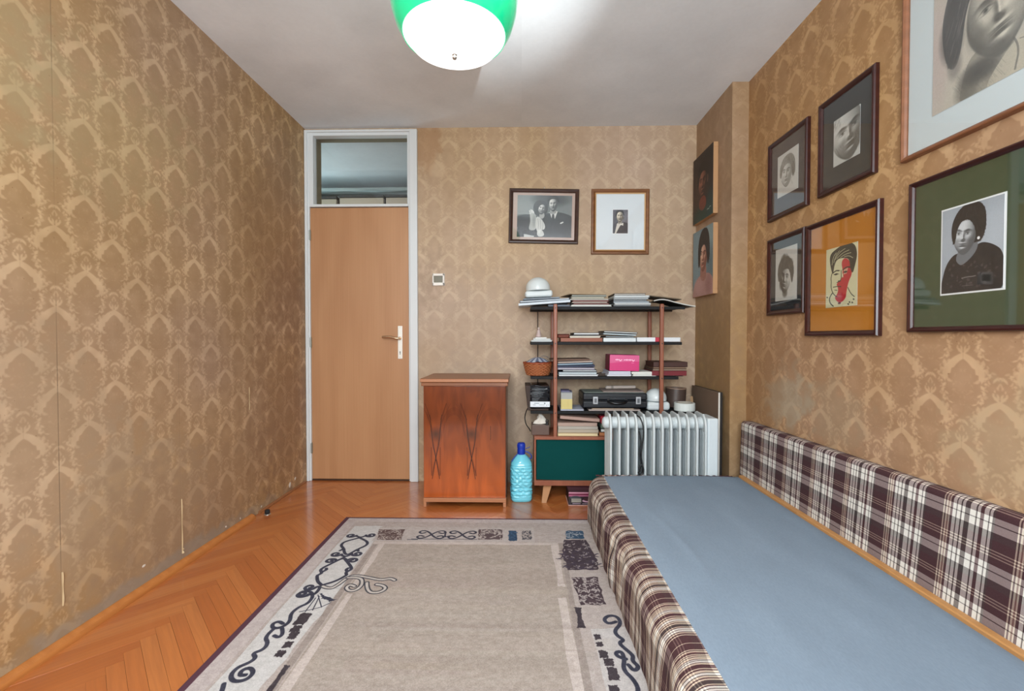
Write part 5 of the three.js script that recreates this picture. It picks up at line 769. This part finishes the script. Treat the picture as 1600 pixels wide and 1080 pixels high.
stack('in the middle pile of the second board', 'middle pile on the second board', S2, [[0.25, 0.515, 0.025, 'terracotta', 'book', { c: '#8a5038', p: '#a97c62', kind: 'book', spine: 2 }], [0.31, 0.503, 0.013, 'cream', 'paper bundle', { c: '#d6d0c2' }], [0.325, 0.50, 0.006, 'dark edged', 'folder', { c: '#26242a', p: '#8c8a86', kind: 'book' }], [0.332, 0.498, 0.015, 'white', 'book', { c: '#2a262a', p: '#dcdedd', kind: 'book' }]]);
{ const t = thing('leather_pouch', 'reddish brown folded leather pouch left of the terracotta book', 'pouch', [0.262, S2 + 0.0255, -2.97]); add(t, 'body', RB(-0.032, 0.046, 0, 0.02, -0.07, 0.07, 0.009, 4), std('#6a2f1d', 0.6)); add(t, 'flap', RB(-0.026, 0.046, 0.0185, 0.025, -0.05, 0.068, 0.003, 3), std('#55261a', 0.6)); }
stack('in the right pile of the second board', 'right pile on the second board', S2, [[0.522, 0.728, 0.026, 'white', 'book', { c: '#cfd6d8', p: '#dfe3e3', kind: 'book', spine: 2 }], [0.535, 0.72, 0.009, 'dark blue edged', 'folder', { c: '#2d3238', p: '#aab6ba', kind: 'book', tilt: -0.02, lift: 0.002 }], [0.52, 0.735, 0.012, 'pale blue', 'magazine', { c: '#6c777c', p: '#cdd7d9', kind: 'book', tilt: -0.045, lift: 0.006 }], [0.523, 0.74, 0.011, 'black topped white', 'book', { c: '#16171a', p: '#dcdfde', kind: 'book', tilt: -0.045, lift: 0.008 }]]);
{ const t = thing('carton', 'long low white carton with a red band at the right of the second board', 'box', [0.875, S2, -2.96]); add(t, 'carton_body', RB(-0.14, 0.135, 0.0003, 0.028, -0.06, 0.07, 0.003), std('#d9dcdf', 0.6)); add(t, 'red_band', RB(-0.026, 0.007, -0.0001, 0.0286, -0.0606, 0.0706, 0.003), std('#b3243a', 0.5)); }
// third board
const S3 = BOARDS[2] + 0.0035;
{ // wicker basket with a checked cloth
  const t = thing('wicker_basket', 'reddish brown wicker basket holding a checked cloth at the left end of the third board', 'basket', [0.106, S3, -2.97]);
  const R0 = 0.068, R1 = 0.092, Hh = 0.082, wm = std('#8a3d1f', 0.6), wl = std('#a8633a', 0.6);
  const rad = (y) => R0 + (R1 - R0) * (y / Hh) ** 0.8;
  add(t, 'lining', lathe([[0, 0.001], [R0 - 0.004, 0.001], [R1 - 0.006, Hh - 0.002], [R1 - 0.009, Hh - 0.002], [R0 - 0.008, 0.005], [0, 0.005]], 40), std('#4d2212', 0.8));
  const strands = []; for (let k = 0; k < 9; k++) { const y = 0.006 + k * 0.0088, pts = []; for (let i = 0; i < 96; i++) { const a = i / 96 * 2 * Math.PI, w = 0.0028 * Math.sin(a * 16 + (k % 2) * Math.PI); pts.push([(rad(y) + w) * Math.cos(a), y, (rad(y) + w) * Math.sin(a)]); } strands.push(tube(pts, 0.0042, 192, 6, true)); }
  add(t, 'weave', join(strands), wl); const stakes = []; for (let k = 0; k < 32; k++) { const a = k / 32 * 2 * Math.PI; stakes.push(bar([R0 * Math.cos(a), 0, R0 * Math.sin(a)], [R1 * Math.cos(a), Hh, R1 * Math.sin(a)], 0.0026, 0.0026, 6)); } add(t, 'stakes', join(stakes), wm);
  const rim = []; for (let i = 0; i < 48; i++) { const a = i / 48 * 2 * Math.PI; rim.push([R1 * Math.cos(a), Hh + 0.001 * Math.sin(a * 12), R1 * Math.sin(a)]); } add(t, 'rim', tube(rim, 0.0058, 96, 8, true), wm);
  const cloth = thing('checked_cloth', 'blue and white checked cloth bunched in the wicker basket', 'cloth', [0.106, S3 + 0.08, -2.97]);
  const ct = pixelTex(128, 128, (x, y, o) => { const a = (x >> 3) & 1, b = (y >> 3) & 1, m = a && b ? [52, 58, 84] : a || b ? [122, 128, 150] : [206, 208, 214]; o[0] = m[0]; o[1] = m[1]; o[2] = m[2]; }, [1.3, 1.3]);
  add(cloth, 'fabric', gridGeo(40, 20, (u, v) => { const a = u * 2 * Math.PI, r = 0.076 * v; return [r * Math.cos(a), 0.034 * (1 - v ** 1.6) + 0.012 * fbm(Math.cos(a) * 2 + 5, Math.sin(a) * 2 + v * 4, 3) * v + 0.004, r * Math.sin(a)]; }), std('#ffffff', 0.9, { map: ct, side: THREE.DoubleSide }));
  add(cloth, 'loose_end', gridGeo(10, 4, (u, v) => [0.005 + u * 0.065, 0.03 + 0.016 * Math.sin(u * 3) + v * 0.004, 0.02 + v * 0.025 - u * 0.01]), std('#c9ccd2', 0.9, { side: THREE.DoubleSide }));
}
stack('in the left pile of the third board', 'left pile on the third board', S3, [[0.238, 0.488, 0.011, 'white', 'paper bundle', { c: '#d5d9da' }], [0.236, 0.485, 0.017, 'grey', 'folder', { c: '#56606a', p: '#c3cdd0', kind: 'book' }], [0.262, 0.482, 0.013, 'white edged dark', 'folder', { c: '#17181c', p: '#cdd2d3', kind: 'book' }], [0.23, 0.47, 0.014, 'lilac grey', 'magazine', { c: '#8f8a96', p: '#b5b1ba', kind: 'book' }], [0.228, 0.468, 0.014, 'navy blue', 'book', { c: '#16213f', p: '#27345a', kind: 'book', spine: 2, tilt: 0.03, lift: 0.001 }], [0.23, 0.46, 0.012, 'light blue', 'magazine', { c: '#5d7284', p: '#9fb1bc', kind: 'book', tilt: 0.035, lift: 0.003 }], [0.232, 0.452, 0.009, 'cream', 'paper bundle', { c: '#b9a79c', tilt: 0.035, lift: 0.005 }]]);
flat('folder', 'large brown folder slanting on top of the left pile of the third board', 'folder', 'left pile on the third board', 0.19, 0.44, S3 + 0.097, 0.012, { c: '#6b5347', p: '#7d6355', kind: 'book', d: 0.21, tilt: 0.02, z1: SF - 0.02 });
{ const t = thing('trinket_tray', 'small dark wooden tray between the piles on the third board', 'tray', [0.515, S3, -2.97]); add(t, 'tray_body', join(RB(-0.025, 0.025, 0, 0.008, -0.05, 0.06, 0.003), RB(-0.025, 0.025, 0.008, 0.018, 0.054, 0.06, 0.002), RB(-0.025, -0.02, 0.008, 0.016, -0.05, 0.054, 0.002)), std('#3a2c22', 0.6)); add(t, 'coiled_cord', tube([[-0.012, 0.011, 0], [0.012, 0.012, 0.02], [0.012, 0.013, 0.04], [-0.012, 0.013, 0.045], [-0.014, 0.014, 0.01], [0.01, 0.015, -0.01]], 0.003, 40, 6), M.black); }
stack('in the left bundle under the pink box', 'papers under the pink box', S3, [[0.547, 0.70, 0.010, 'white', 'paper bundle', { c: '#dadde2', d: 0.22 }], [0.557, 0.695, 0.022, 'pale lilac', 'paper bundle', { c: '#cfd0dc', d: 0.21 }]]);
stack('in the bundle right of the pink box', 'papers right of the pink box', S3, [[0.71, 0.862, 0.014, 'white', 'paper bundle', { c: '#e0e2dc', d: 0.2 }], [0.703, 0.85, 0.015, 'ivory', 'paper bundle', { c: '#e4e4de', d: 0.2 }]]);
{
  const t = thing('pink_box', 'bright pink cardboard box with pale lettering on the third board', 'box', [0.655, S3 + 0.034, -2.965], 0.0); t.rotation.z = -0.022;
  const W2 = 0.187, H2 = 0.1;
  const front = art(384, 208, (g, w, h) => { const gr = g.createLinearGradient(0, 0, 0, h); g.fillStyle = '#c8286e'; g.fillRect(0, 0, w, h); g.fillStyle = '#cf5585'; g.beginPath(); g.moveTo(0, 0); g.lineTo(w, 0); g.lineTo(w, 0.38 * h); g.quadraticCurveTo(w * 0.4, h * 0.42, w * 0.1, h * 0.5); g.lineTo(0, h * 0.52); g.fill(); g.fillStyle = '#ffc4dd'; g.strokeStyle = '#ffc4dd'; g.lineWidth = 7; for (const [a0, a1, dn] of [[0.19, 0.42, 0.36], [0.48, 0.84, 0.8]]) { g.beginPath(); for (let x = a0; x <= a1; x += 0.004) { const y = 0.29 + 0.035 * Math.sin(x * 170) * (0.6 + 0.4 * Math.sin(x * 57)) + (Math.abs(x - dn) < 0.03 ? 0.1 * (1 - Math.abs(x - dn) / 0.03) : 0); x === a0 ? g.moveTo(x * w, y * h) : g.lineTo(x * w, y * h); } g.stroke(); } g.strokeStyle = '#f2a3c6'; g.lineWidth = 4; g.beginPath(); g.moveTo(0.74 * w, 0.48 * h); g.lineTo(0.82 * w, 0.48 * h); g.stroke(); });
  const sideM = std('#7a0f35', 0.5), topM = std('#b94a77', 0.5);
  const g = B(-W2 / 2, W2 / 2, 0.0005, H2, -0.08, 0.075);
  add(t, 'carton_body', g, [std('#c03468', 0.5), sideM, topM, sideM, std('#ffffff', 0.45, { map: front }), sideM]);
  add(t, 'tuck_flap', RB(-W2 / 2 + 0.004, W2 / 2 - 0.004, H2 - 0.0005, H2 + 0.002, -0.078, 0.07, 0.001), topM);
}
stack('in the leather bound pile, third board', 'leather bound pile on the third board', S3, [[0.855, 1.03, 0.004, 'thin black', 'folder', { c: '#120d0e', p: '#3a2f2c', kind: 'book' }], [0.83, 1.05, 0.031, 'crimson', 'book', { c: '#6d1420', p: '#4c1018', kind: 'book', spine: 2 }], [0.835, 1.052, 0.013, 'beige', 'book', { c: '#4a372c', p: '#a08a76', kind: 'book' }], [0.838, 1.05, 0.011, 'light brown', 'folder', { c: '#5d4534', p: '#9a806a', kind: 'book' }], [0.84, 1.056, 0.033, 'dark brown leather', 'book', { c: '#3c1c12', p: '#4a281a', kind: 'book', spine: 2 }]]);
// fourth board
const S4 = BOARDS[3] + 0.0035;
{
  const t = thing('storage_bin', 'brown open bin lined with a shiny black plastic bag, fourth board', 'bin', [0.105, S4, -2.99]);
  const g = RB(-0.07, 0.075, 0, 0.16, -0.12, 0.1, 0.004), p = g.attributes.position; for (let i = 0; i < p.count; i++) { const k = p.getY(i) / 0.16; p.setX(i, p.getX(i) * (0.92 + 0.1 * k) - 0.012 * k); } g.computeVertexNormals(); add(t, 'bin_body', g, std('#35241c', 0.7));
  const bag = RB(-0.055, 0.078, 0.004, 0.15, -0.1, 0.106, 0.02, 8), q = bag.attributes.position; for (let i = 0; i < q.count; i++) { const n = fbm(q.getX(i) * 30 + 4, q.getY(i) * 45, 3) - 0.45; q.setZ(i, q.getZ(i) + n * 0.014); if (q.getY(i) > 0.12) q.setY(i, q.getY(i) + 0.02 * fbm(q.getX(i) * 25, q.getZ(i) * 25, 3)); } bag.computeVertexNormals(); add(t, 'plastic_bag', bag, std('#0d1016', 0.22));
  const folds = []; for (let k = 0; k < 7; k++) { const y = 0.09 + k * 0.011; folds.push(tube([[-0.05, y + rr(-0.004, 0.004), 0.106], [-0.01, y + rr(-0.006, 0.006), 0.112], [0.03, y + rr(-0.004, 0.004), 0.112], [0.072, y + rr(-0.006, 0.006), 0.106]], 0.0042, 24, 6)); } add(t, 'bag_fold', join(folds), std('#12151c', 0.2));
  const lb = art(192, 56, (g2, w, h) => { g2.fillStyle = '#d7dce2'; g2.fillRect(0, 0, w, h); g2.fillStyle = '#8b9097'; for (const [x, y, ww, hh] of [[38, 14, 50, 7], [28, 32, 26, 6], [88, 33, 54, 4], [158, 34, 6, 10], [174, 32, 8, 8]]) g2.fillRect(x, y, ww, hh); g2.fillStyle = '#5b666c'; g2.beginPath(); g2.arc(142, 18, 7, 0, 7); g2.fill(); });
  add(t, 'white_label', B(-0.05, 0.075, 0.026, 0.06, 0.112, 0.1145), [0, 1, 2, 3, 4, 5].map((k) => k === 4 ? std('#ffffff', 0.5, { map: lb }) : M.paper));
}
{
  const t = thing('carton', 'upright grey and yellow striped carton left of the briefcase', 'box', [0.292, S4 + 0.0105, -2.95], -0.06);
  const f = art(96, 160, (g, w, h) => { g.fillStyle = '#9b9c98'; g.fillRect(0, 0, w, h); g.fillStyle = '#d4c27c'; g.fillRect(0, 0.42 * h, w, 0.58 * h); g.strokeStyle = '#8f8550'; g.lineWidth = 3; for (let k = 0; k < 8; k++) { g.beginPath(); g.moveTo((k + 0.5) * w / 8, 0.45 * h); g.lineTo((k + 0.5) * w / 8, 0.96 * h); g.stroke(); } g.fillStyle = '#777a80'; g.fillRect(0, 0, w, 0.06 * h); });
  add(t, 'carton_body', B(-0.036, 0.036, 0.0003, 0.11, -0.06, 0.06), [std('#8d8f8c', 0.6), std('#3c4a40', 0.6), std('#6a6a80', 0.6), M.paper, std('#ffffff', 0.55, { map: f }), M.paper]);
  add(t, 'lid', RB(-0.037, 0.02, 0.11, 0.118, -0.05, 0.058, 0.002), std('#5a5878', 0.6));
}
flat('magazine', 'slim pale magazine lying under the yellow striped carton on the fourth board', 'magazine', undefined, 0.25, 0.4, S4, 0.0095, { c: '#aeb2c0', p: '#c8cad4', kind: 'book', d: 0.2 });
stack('under the briefcase on the fourth board', 'magazines under the briefcase', S4, [[0.43, 0.76, 0.009, 'pale pink edged', 'magazine', { c: '#a99a92', p: '#d3c6be', kind: 'book', d: 0.235 }], [0.45, 0.72, 0.008, 'cream', 'magazine', { c: '#96826f', p: '#cbb9a4', kind: 'book', d: 0.23 }]]);
{
  const t = thing('briefcase', 'black briefcase lying flat with handle and two metal locks facing out', 'briefcase', [0.597, S4 + 0.0175, -3.0]);
  const w = 0.205, lea = std('#11161d', 0.38), g1 = RB(-w, w, 0, 0.046, -0.115, 0.115, 0.01, 4), g2 = RB(-w, w, 0.048, 0.096, -0.115, 0.115, 0.012, 4);
  add(t, 'lower_shell', g1, lea); add(t, 'upper_shell', g2, lea); add(t, 'trim_strip', RB(-w + 0.003, w - 0.003, 0.0445, 0.0495, -0.113, 0.1165, 0.002), std('#05070a', 0.5)); add(t, 'top_panel', RB(-w + 0.012, w - 0.012, 0.0945, 0.098, -0.105, 0.1, 0.003), std('#7d8782', 0.6));
  for (const x of [-0.125, 0.147]) { const l = add(t, 'lock', RB(x - 0.016, x + 0.016, 0.026, 0.074, 0.112, 0.119, 0.003), std('#b9bcc0', 0.35, { metalness: 0.5 })); add(l, 'lock_slide', RB(x - 0.008, x + 0.008, 0.036, 0.064, 0.118, 0.122, 0.002), std('#6b6f73', 0.4, { metalness: 0.5 })); }
  const arc = []; for (let k = 0; k <= 16; k++) { const a = k / 16 * Math.PI; arc.push([0.012 - 0.055 * Math.cos(a), 0.048 - 0.018 * Math.sin(a) * 0 - 0.012 * Math.sin(a), 0.118 + 0.034 * Math.sin(a)]); }
  add(t, 'handle', join(tube(arc, 0.0085, 40, 10), RB(-0.052, -0.034, 0.036, 0.06, 0.112, 0.126, 0.004), RB(0.058, 0.076, 0.036, 0.06, 0.112, 0.126, 0.004)), std('#0b0e12', 0.3)); add(t, 'handle_plate', RB(-0.04, 0.064, 0.056, 0.066, 0.114, 0.134, 0.004), std('#2c3238', 0.3));
}
flat('folder', 'pinkish grey folder lying on top of the black briefcase', 'folder', undefined, 0.53, 0.79, S4 + 0.1165, 0.007, { c: '#9d8c86', p: '#a89892', kind: 'book', d: 0.2, z1: -2.915, yaw: -0.03 });
{ const t = thing('paper_roll', 'thin roll of pale paper lying behind on the folder over the briefcase', 'paper roll', [0.66, S4 + 0.1375, -3.02], 0.12); const pts = []; for (let k = 0; k <= 60; k++) { const a = k / 60 * Math.PI * 4.5, r = 0.012 - 0.0065 * k / 60; pts.push([r * Math.cos(a), r * Math.sin(a)]); } add(t, 'rolled_sheet', gridGeo(60, 4, (u, v) => { const [a, b] = pts[Math.round(u * 60)]; return [-0.1 + v * 0.2, b, a]; }), std('#bfb3aa', 0.8, { side: THREE.DoubleSide })); add(t, 'paper_band', lathe([[0.0128, -0.008], [0.0128, 0.008]], 24).rotateZ(Math.PI / 2).translate(-0.06, 0, 0), std('#8f857c', 0.8, { side: THREE.DoubleSide })); }
domeLamp('white dome lamp on a rounded white base right of the briefcase, fourth board', 0.878, S4, -2.968, 0.148, 0.056, 0.068, 0);
{ const t = thing('brown_tin', 'brown round open tin standing tilted at the right end of the fourth board', 'tin', [1.035, S4 + 0.0035, -3.062]); t.rotation.z = -0.05; add(t, 'wall', lathe([[0, 0], [0.066, 0], [0.0665, 0.002], [0.0665, 0.126], [0.0645, 0.128], [0.063, 0.126], [0.063, 0.004], [0, 0.004]], 48), std('#4c3d36', 0.4)); add(t, 'rim', lathe([[0.066, 0.121], [0.068, 0.123], [0.068, 0.128], [0.065, 0.13], [0.062, 0.128], [0.062, 0.124]], 48), std('#8f7563', 0.5)); }
{ const t = thing('tape_roll', 'white roll of wide tape standing flat behind the radiator fins', 'tape', [1.05, S4, -2.925]); add(t, 'tape', lathe([[0.05, 0], [0.064, 0], [0.0645, 0.002], [0.0645, 0.048], [0.063, 0.05], [0.051, 0.05], [0.05, 0.048], [0.05, 0]], 48), std('#d8ddd8', 0.55)); add(t, 'core', lathe([[0.0465, 0], [0.0498, 0], [0.0498, 0.0505], [0.0465, 0.0505], [0.0465, 0]], 48), std('#a7a093', 0.8)); }
{ const t = thing('cardboard_strip', 'short curled tan cardboard strip leaning beside the brown tin', 'cardboard', [1.108, S4, -2.965], 0.5); add(t, 'strip', gridGeo(8, 10, (u, v) => [-0.012 + u * 0.024, 0.001 + v * 0.085, 0.006 * Math.sin(v * 3)]), std('#a98a68', 0.8, { side: THREE.DoubleSide })); }
{ const t = thing('cardboard_sheet', 'flat brown cardboard panel with white edge leaning on the wall behind the radiator', 'cardboard', [1.185, 0.0005, -2.93]); add(t, 'face', B(-0.008, 0.0, 0, 0.7, -0.21, 0.212), std('#75604f', 0.8)); add(t, 'white_edge', B(-0.0085, 0.0005, 0, 0.7, 0.212, 0.2145), std('#d5cfc6', 0.7)); add(t, 'gap_shade', B(0.0005, 0.018, 0, 0.7, -0.2, 0.208), std('#231e1c', 0.8)); }  // rearmost dark slab stands in for the shade between panel and wall
// on the base box
{
  const t = thing('tissue_box', 'small brown box with a white tissue sticking out, above the green front', 'tissue box', [0.122, 0.4005, -2.95]);
  add(t, 'box_body', RB(-0.057, 0.057, 0, 0.066, -0.05, 0.05, 0.004), std('#5f4a40', 0.4)); add(t, 'tissue', gridGeo(28, 12, (u, v) => { const a = u * 2 * Math.PI, r = 0.034 * (1 - v * 0.85) * (1 + 0.35 * Math.sin(a * 3 + v * 3)); return [r * Math.cos(a) * 1.2, 0.064 + v * 0.06 + 0.012 * noise2(u * 8, v * 5), r * Math.sin(a) * 0.7]; }), std('#d6cfc4', 0.9, { side: THREE.DoubleSide })); add(t, 'black_clip', join(RB(0.034, 0.05, 0.058, 0.086, 0.03, 0.05, 0.004), new THREE.TorusGeometry(0.008, 0.003, 8, 16).translate(0.043, 0.09, 0.04)), M.black);
}
stack('in the pile on the green fronted base', 'folders on the green fronted base', 0.4008, [[0.23, 0.49, 0.022, 'yellowish cream', 'folder', { c: '#b39a76', p: '#d6c49c', kind: 'book', d: 0.22, z1: SF + 0.01 }], [0.232, 0.49, 0.021, 'beige', 'folder', { c: '#a89c8a', p: '#b9b0a0', kind: 'book', d: 0.22, spine: 2, z1: SF + 0.008 }], [0.233, 0.486, 0.02, 'greyish', 'folder', { c: '#a7a095', p: '#b3ada2', kind: 'book', d: 0.22, spine: 2, z1: SF + 0.006 }], [0.231, 0.482, 0.022, 'pinkish beige', 'folder', { c: '#a88f82', p: '#c0aaa0', kind: 'book', d: 0.22, spine: 2, z1: SF + 0.004 }]]);
flat('folder', 'pinkish tan folder sloping to the right, topmost on the green fronted base', 'folder', 'folders on the green fronted base', 0.245, 0.497, 0.4008 + 0.1, 0.02, { c: '#a5887c', p: '#b89d92', kind: 'book', d: 0.22, spine: 2, tilt: -0.08, z1: SF + 0.004 });
{ const t = thing('wood_block', 'short orange brown wooden block under the red pouch on the base', 'wood block', [0.527, 0.4005, -2.945]); add(t, 'block', metreUV(RB(-0.03, 0.06, 0, 0.022, -0.06, 0.06, 0.003), 5), std('#a5683f', 0.6)); }
flat('book', 'black book with white page edge between the wooden block and the green book', 'book', undefined, 0.505, 0.585, 0.4235, 0.024, { c: '#111213', p: '#c9cbc8', kind: 'book', d: 0.16, z1: -2.885 });
flat('book', 'small green book under the red pouch beside the radiator', 'book', undefined, 0.508, 0.585, 0.448, 0.026, { c: '#5c6f60', p: '#7d8f80', kind: 'book', d: 0.15, spine: 2, z1: -2.888 });
{ const t = thing('red_pouch', 'dark red pouch on top of the green book beside the radiator', 'pouch', [0.54, 0.4745, -2.95]); add(t, 'body', RB(-0.035, 0.045, 0, 0.05, -0.05, 0.055, 0.014, 5), std('#8c1426', 0.6)); add(t, 'zip', RB(-0.033, 0.043, 0.046, 0.052, 0.0, 0.006, 0.002), std('#3c0a12', 0.4)); }
// printed box on the floor under the shelf
{
  const t = thing('printed_box', 'small pink and black box with a pictured appliance on the floor beside the sofa bed', 'box', [0.372, 0.0005, -2.84]);
  const f = art(256, 200, (g, w, h) => { g.fillStyle = '#1c0d18'; g.fillRect(0, 0, w, h); g.fillStyle = '#b98495'; g.fillRect(0, 0, w, 0.12 * h); g.fillStyle = '#6b1f3c'; g.fillRect(0, 0.12 * h, w, 0.14 * h); g.fillStyle = '#a4607c'; g.fillRect(0, 0.24 * h, w, 0.1 * h); g.fillStyle = '#33373c'; g.beginPath(); g.ellipse(0.25 * w, 0.45 * h, 0.2 * w, 0.16 * h, 0, 0, 7); g.fill(); g.fillStyle = '#8f8c82'; g.fillRect(0.1 * w, 0.5 * h, 0.36 * w, 0.3 * h); g.fillStyle = '#6d6a64'; g.fillRect(0.14 * w, 0.58 * h, 0.26 * w, 0.03 * h); g.fillStyle = '#b593a6'; g.beginPath(); g.ellipse(0.7 * w, 0.68 * h, 0.2 * w, 0.12 * h, 0, 0, 7); g.fill(); g.fillStyle = '#3a2028'; g.beginPath(); g.ellipse(0.68 * w, 0.55 * h, 0.14 * w, 0.14 * h, 0, 0, 7); g.fill(); g.fillStyle = '#9d8fa0'; g.fillRect(0.14 * w, 0.87 * h, 0.3 * w, 0.05 * h); g.fillRect(0.5 * w, 0.88 * h, 0.22 * w, 0.05 * h); });
  add(t, 'carton_body', B(-0.083, 0.083, 0.003, 0.082, -0.08, 0.085), [std('#241019', 0.5), std('#1c0d18', 0.5), std('#3d1c2a', 0.5), M.paper, std('#ffffff', 0.4, { map: f }), M.paper]); add(t, 'base_flap', B(-0.086, 0.084, 0, 0.003, -0.08, 0.087), std('#c9a39c', 0.6));
}
{ const t = thing('black_cable', 'thin black cable looping from the fourth board down to the base', 'cable', [0, 0, 0]); add(t, 'cord', tube([[0.05, 0.552, -3.1], [0.03, 0.535, -3.0], [0.022, 0.5, -2.96], [0.03, 0.46, -2.96], [0.052, 0.425, -2.97], [0.06, 0.405, -3.0]], 0.0035, 50, 8), M.black); }

// ------------------------------------------------------------------ oil radiator
{
  const t = thing('oil_radiator', 'pale grey oil filled radiator with twelve fins standing behind the end of the sofa bed', 'radiator', [0, 0, -2.65]);
  const fm = std('#c2c9ca', 0.4), cv = std('#ccd5d8', 0.4), D2 = 0.082;
  const out = new THREE.Shape(); const y0 = 0.06, y1 = 0.585, r = 0.035;
  out.moveTo(-D2 + r, y0); out.lineTo(D2 - r, y0); out.quadraticCurveTo(D2, y0, D2, y0 + r); out.lineTo(D2, y1 - 0.06); out.bezierCurveTo(D2, y1 - 0.02, D2 - 0.02, y1 - 0.006, D2 - 0.045, y1); out.lineTo(-D2 + 0.03, y1 + 0.004); out.quadraticCurveTo(-D2, y1, -D2, y1 - r); out.lineTo(-D2, y0 + r); out.quadraticCurveTo(-D2, y0, -D2 + r, y0);
  const plate = new THREE.ExtrudeGeometry(out, { depth: 0.005, bevelEnabled: true, bevelThickness: 0.003, bevelSize: 0.003, bevelSegments: 3, curveSegments: 12 }).translate(0, 0, -0.0025).rotateY(-Math.PI / 2);   // shape x -> z
  const rim = (() => { const pts = [[D2, y0 + r], [D2 + 0.001, 0.2], [D2 + 0.001, 0.4], [D2, y1 - 0.06], [D2 - 0.012, y1 - 0.022], [D2 - 0.04, y1]]; return tube(pts.map(([z, y]) => [0, y, z]), 0.0075, 40, 8); })();
  const ribs = []; for (const z of [-0.06, -0.035, -0.01, 0.015, 0.04, 0.06]) for (const s of [-1, 1]) ribs.push(RB(s * 0.003 - 0.0045, s * 0.003 + 0.0045, 0.11, 0.485 + (0.02 - Math.abs(z) * 0.2), z - 0.005, z + 0.005, 0.004, 3));
  const boss = (y) => new THREE.CylinderGeometry(0.034, 0.034, 0.0485, 28).rotateZ(Math.PI / 2).translate(0, y, 0.02);
  const domeL = (y) => new THREE.SphereGeometry(0.036, 28, 16).scale(0.55, 1, 1).translate(-0.006, y, 0.02);
  const fin = join(plate, rim, ribs, boss(0.535), domeL(0.535), boss(0.115));
  const pitch = 0.0487; for (let k = 0; k < 12; k++) { const f = add(t, 'fin', fin, fm); f.position.x = 0.508 + k * pitch; }
  add(t, 'left_end_boss', join(new THREE.SphereGeometry(0.033, 28, 16).scale(0.5, 1, 1).translate(0.484, 0.535, 0.02)), fm);
  add(t, 'control_housing', RB(1.052, 1.113, 0.05, 0.572, -0.075, 0.088, 0.01, 4), cv);
  const kn = add(t, 'thermostat_knob', new THREE.CylinderGeometry(0.024, 0.026, 0.02, 28).rotateX(Math.PI / 2).translate(1.083, 0.2, 0.096), std('#8c9294', 0.5)); add(kn, 'pointer', B(1.0815, 1.0845, 0.2, 0.222, 0.105, 0.108), M.black);
  for (const x of [0.56, 0.95]) add(t, 'foot', join(RB(x - 0.015, x + 0.015, 0.03, 0.07, -0.11, 0.1, 0.006), ...[-0.1, 0.088].map((z) => new THREE.CylinderGeometry(0.02, 0.02, 0.018, 20).rotateZ(Math.PI / 2).translate(x, 0.02, z))), M.black);
  const cord = []; cord.push(tube([[0.655, 0.583, 0.03], [0.672, 0.575, 0.075], [0.684, 0.54, 0.094], [0.688, 0.48, 0.096], [0.682, 0.42, 0.096], [0.676, 0.36, 0.096], [0.684, 0.3, 0.096], [0.68, 0.262, 0.096]], 0.0038, 60, 8), tube([[0.666, 0.5, 0.09], [0.674, 0.44, 0.096], [0.668, 0.38, 0.097], [0.674, 0.32, 0.097], [0.67, 0.27, 0.097]], 0.0038, 50, 8), tube([[0.66, 0.27, 0.098], [0.67, 0.255, 0.1], [0.684, 0.262, 0.1], [0.688, 0.285, 0.1], [0.676, 0.31, 0.1], [0.664, 0.29, 0.1]], 0.0045, 40, 8)); add(t, 'power_cord', join(cord), M.black);
}
renderer.render(scene, camera);
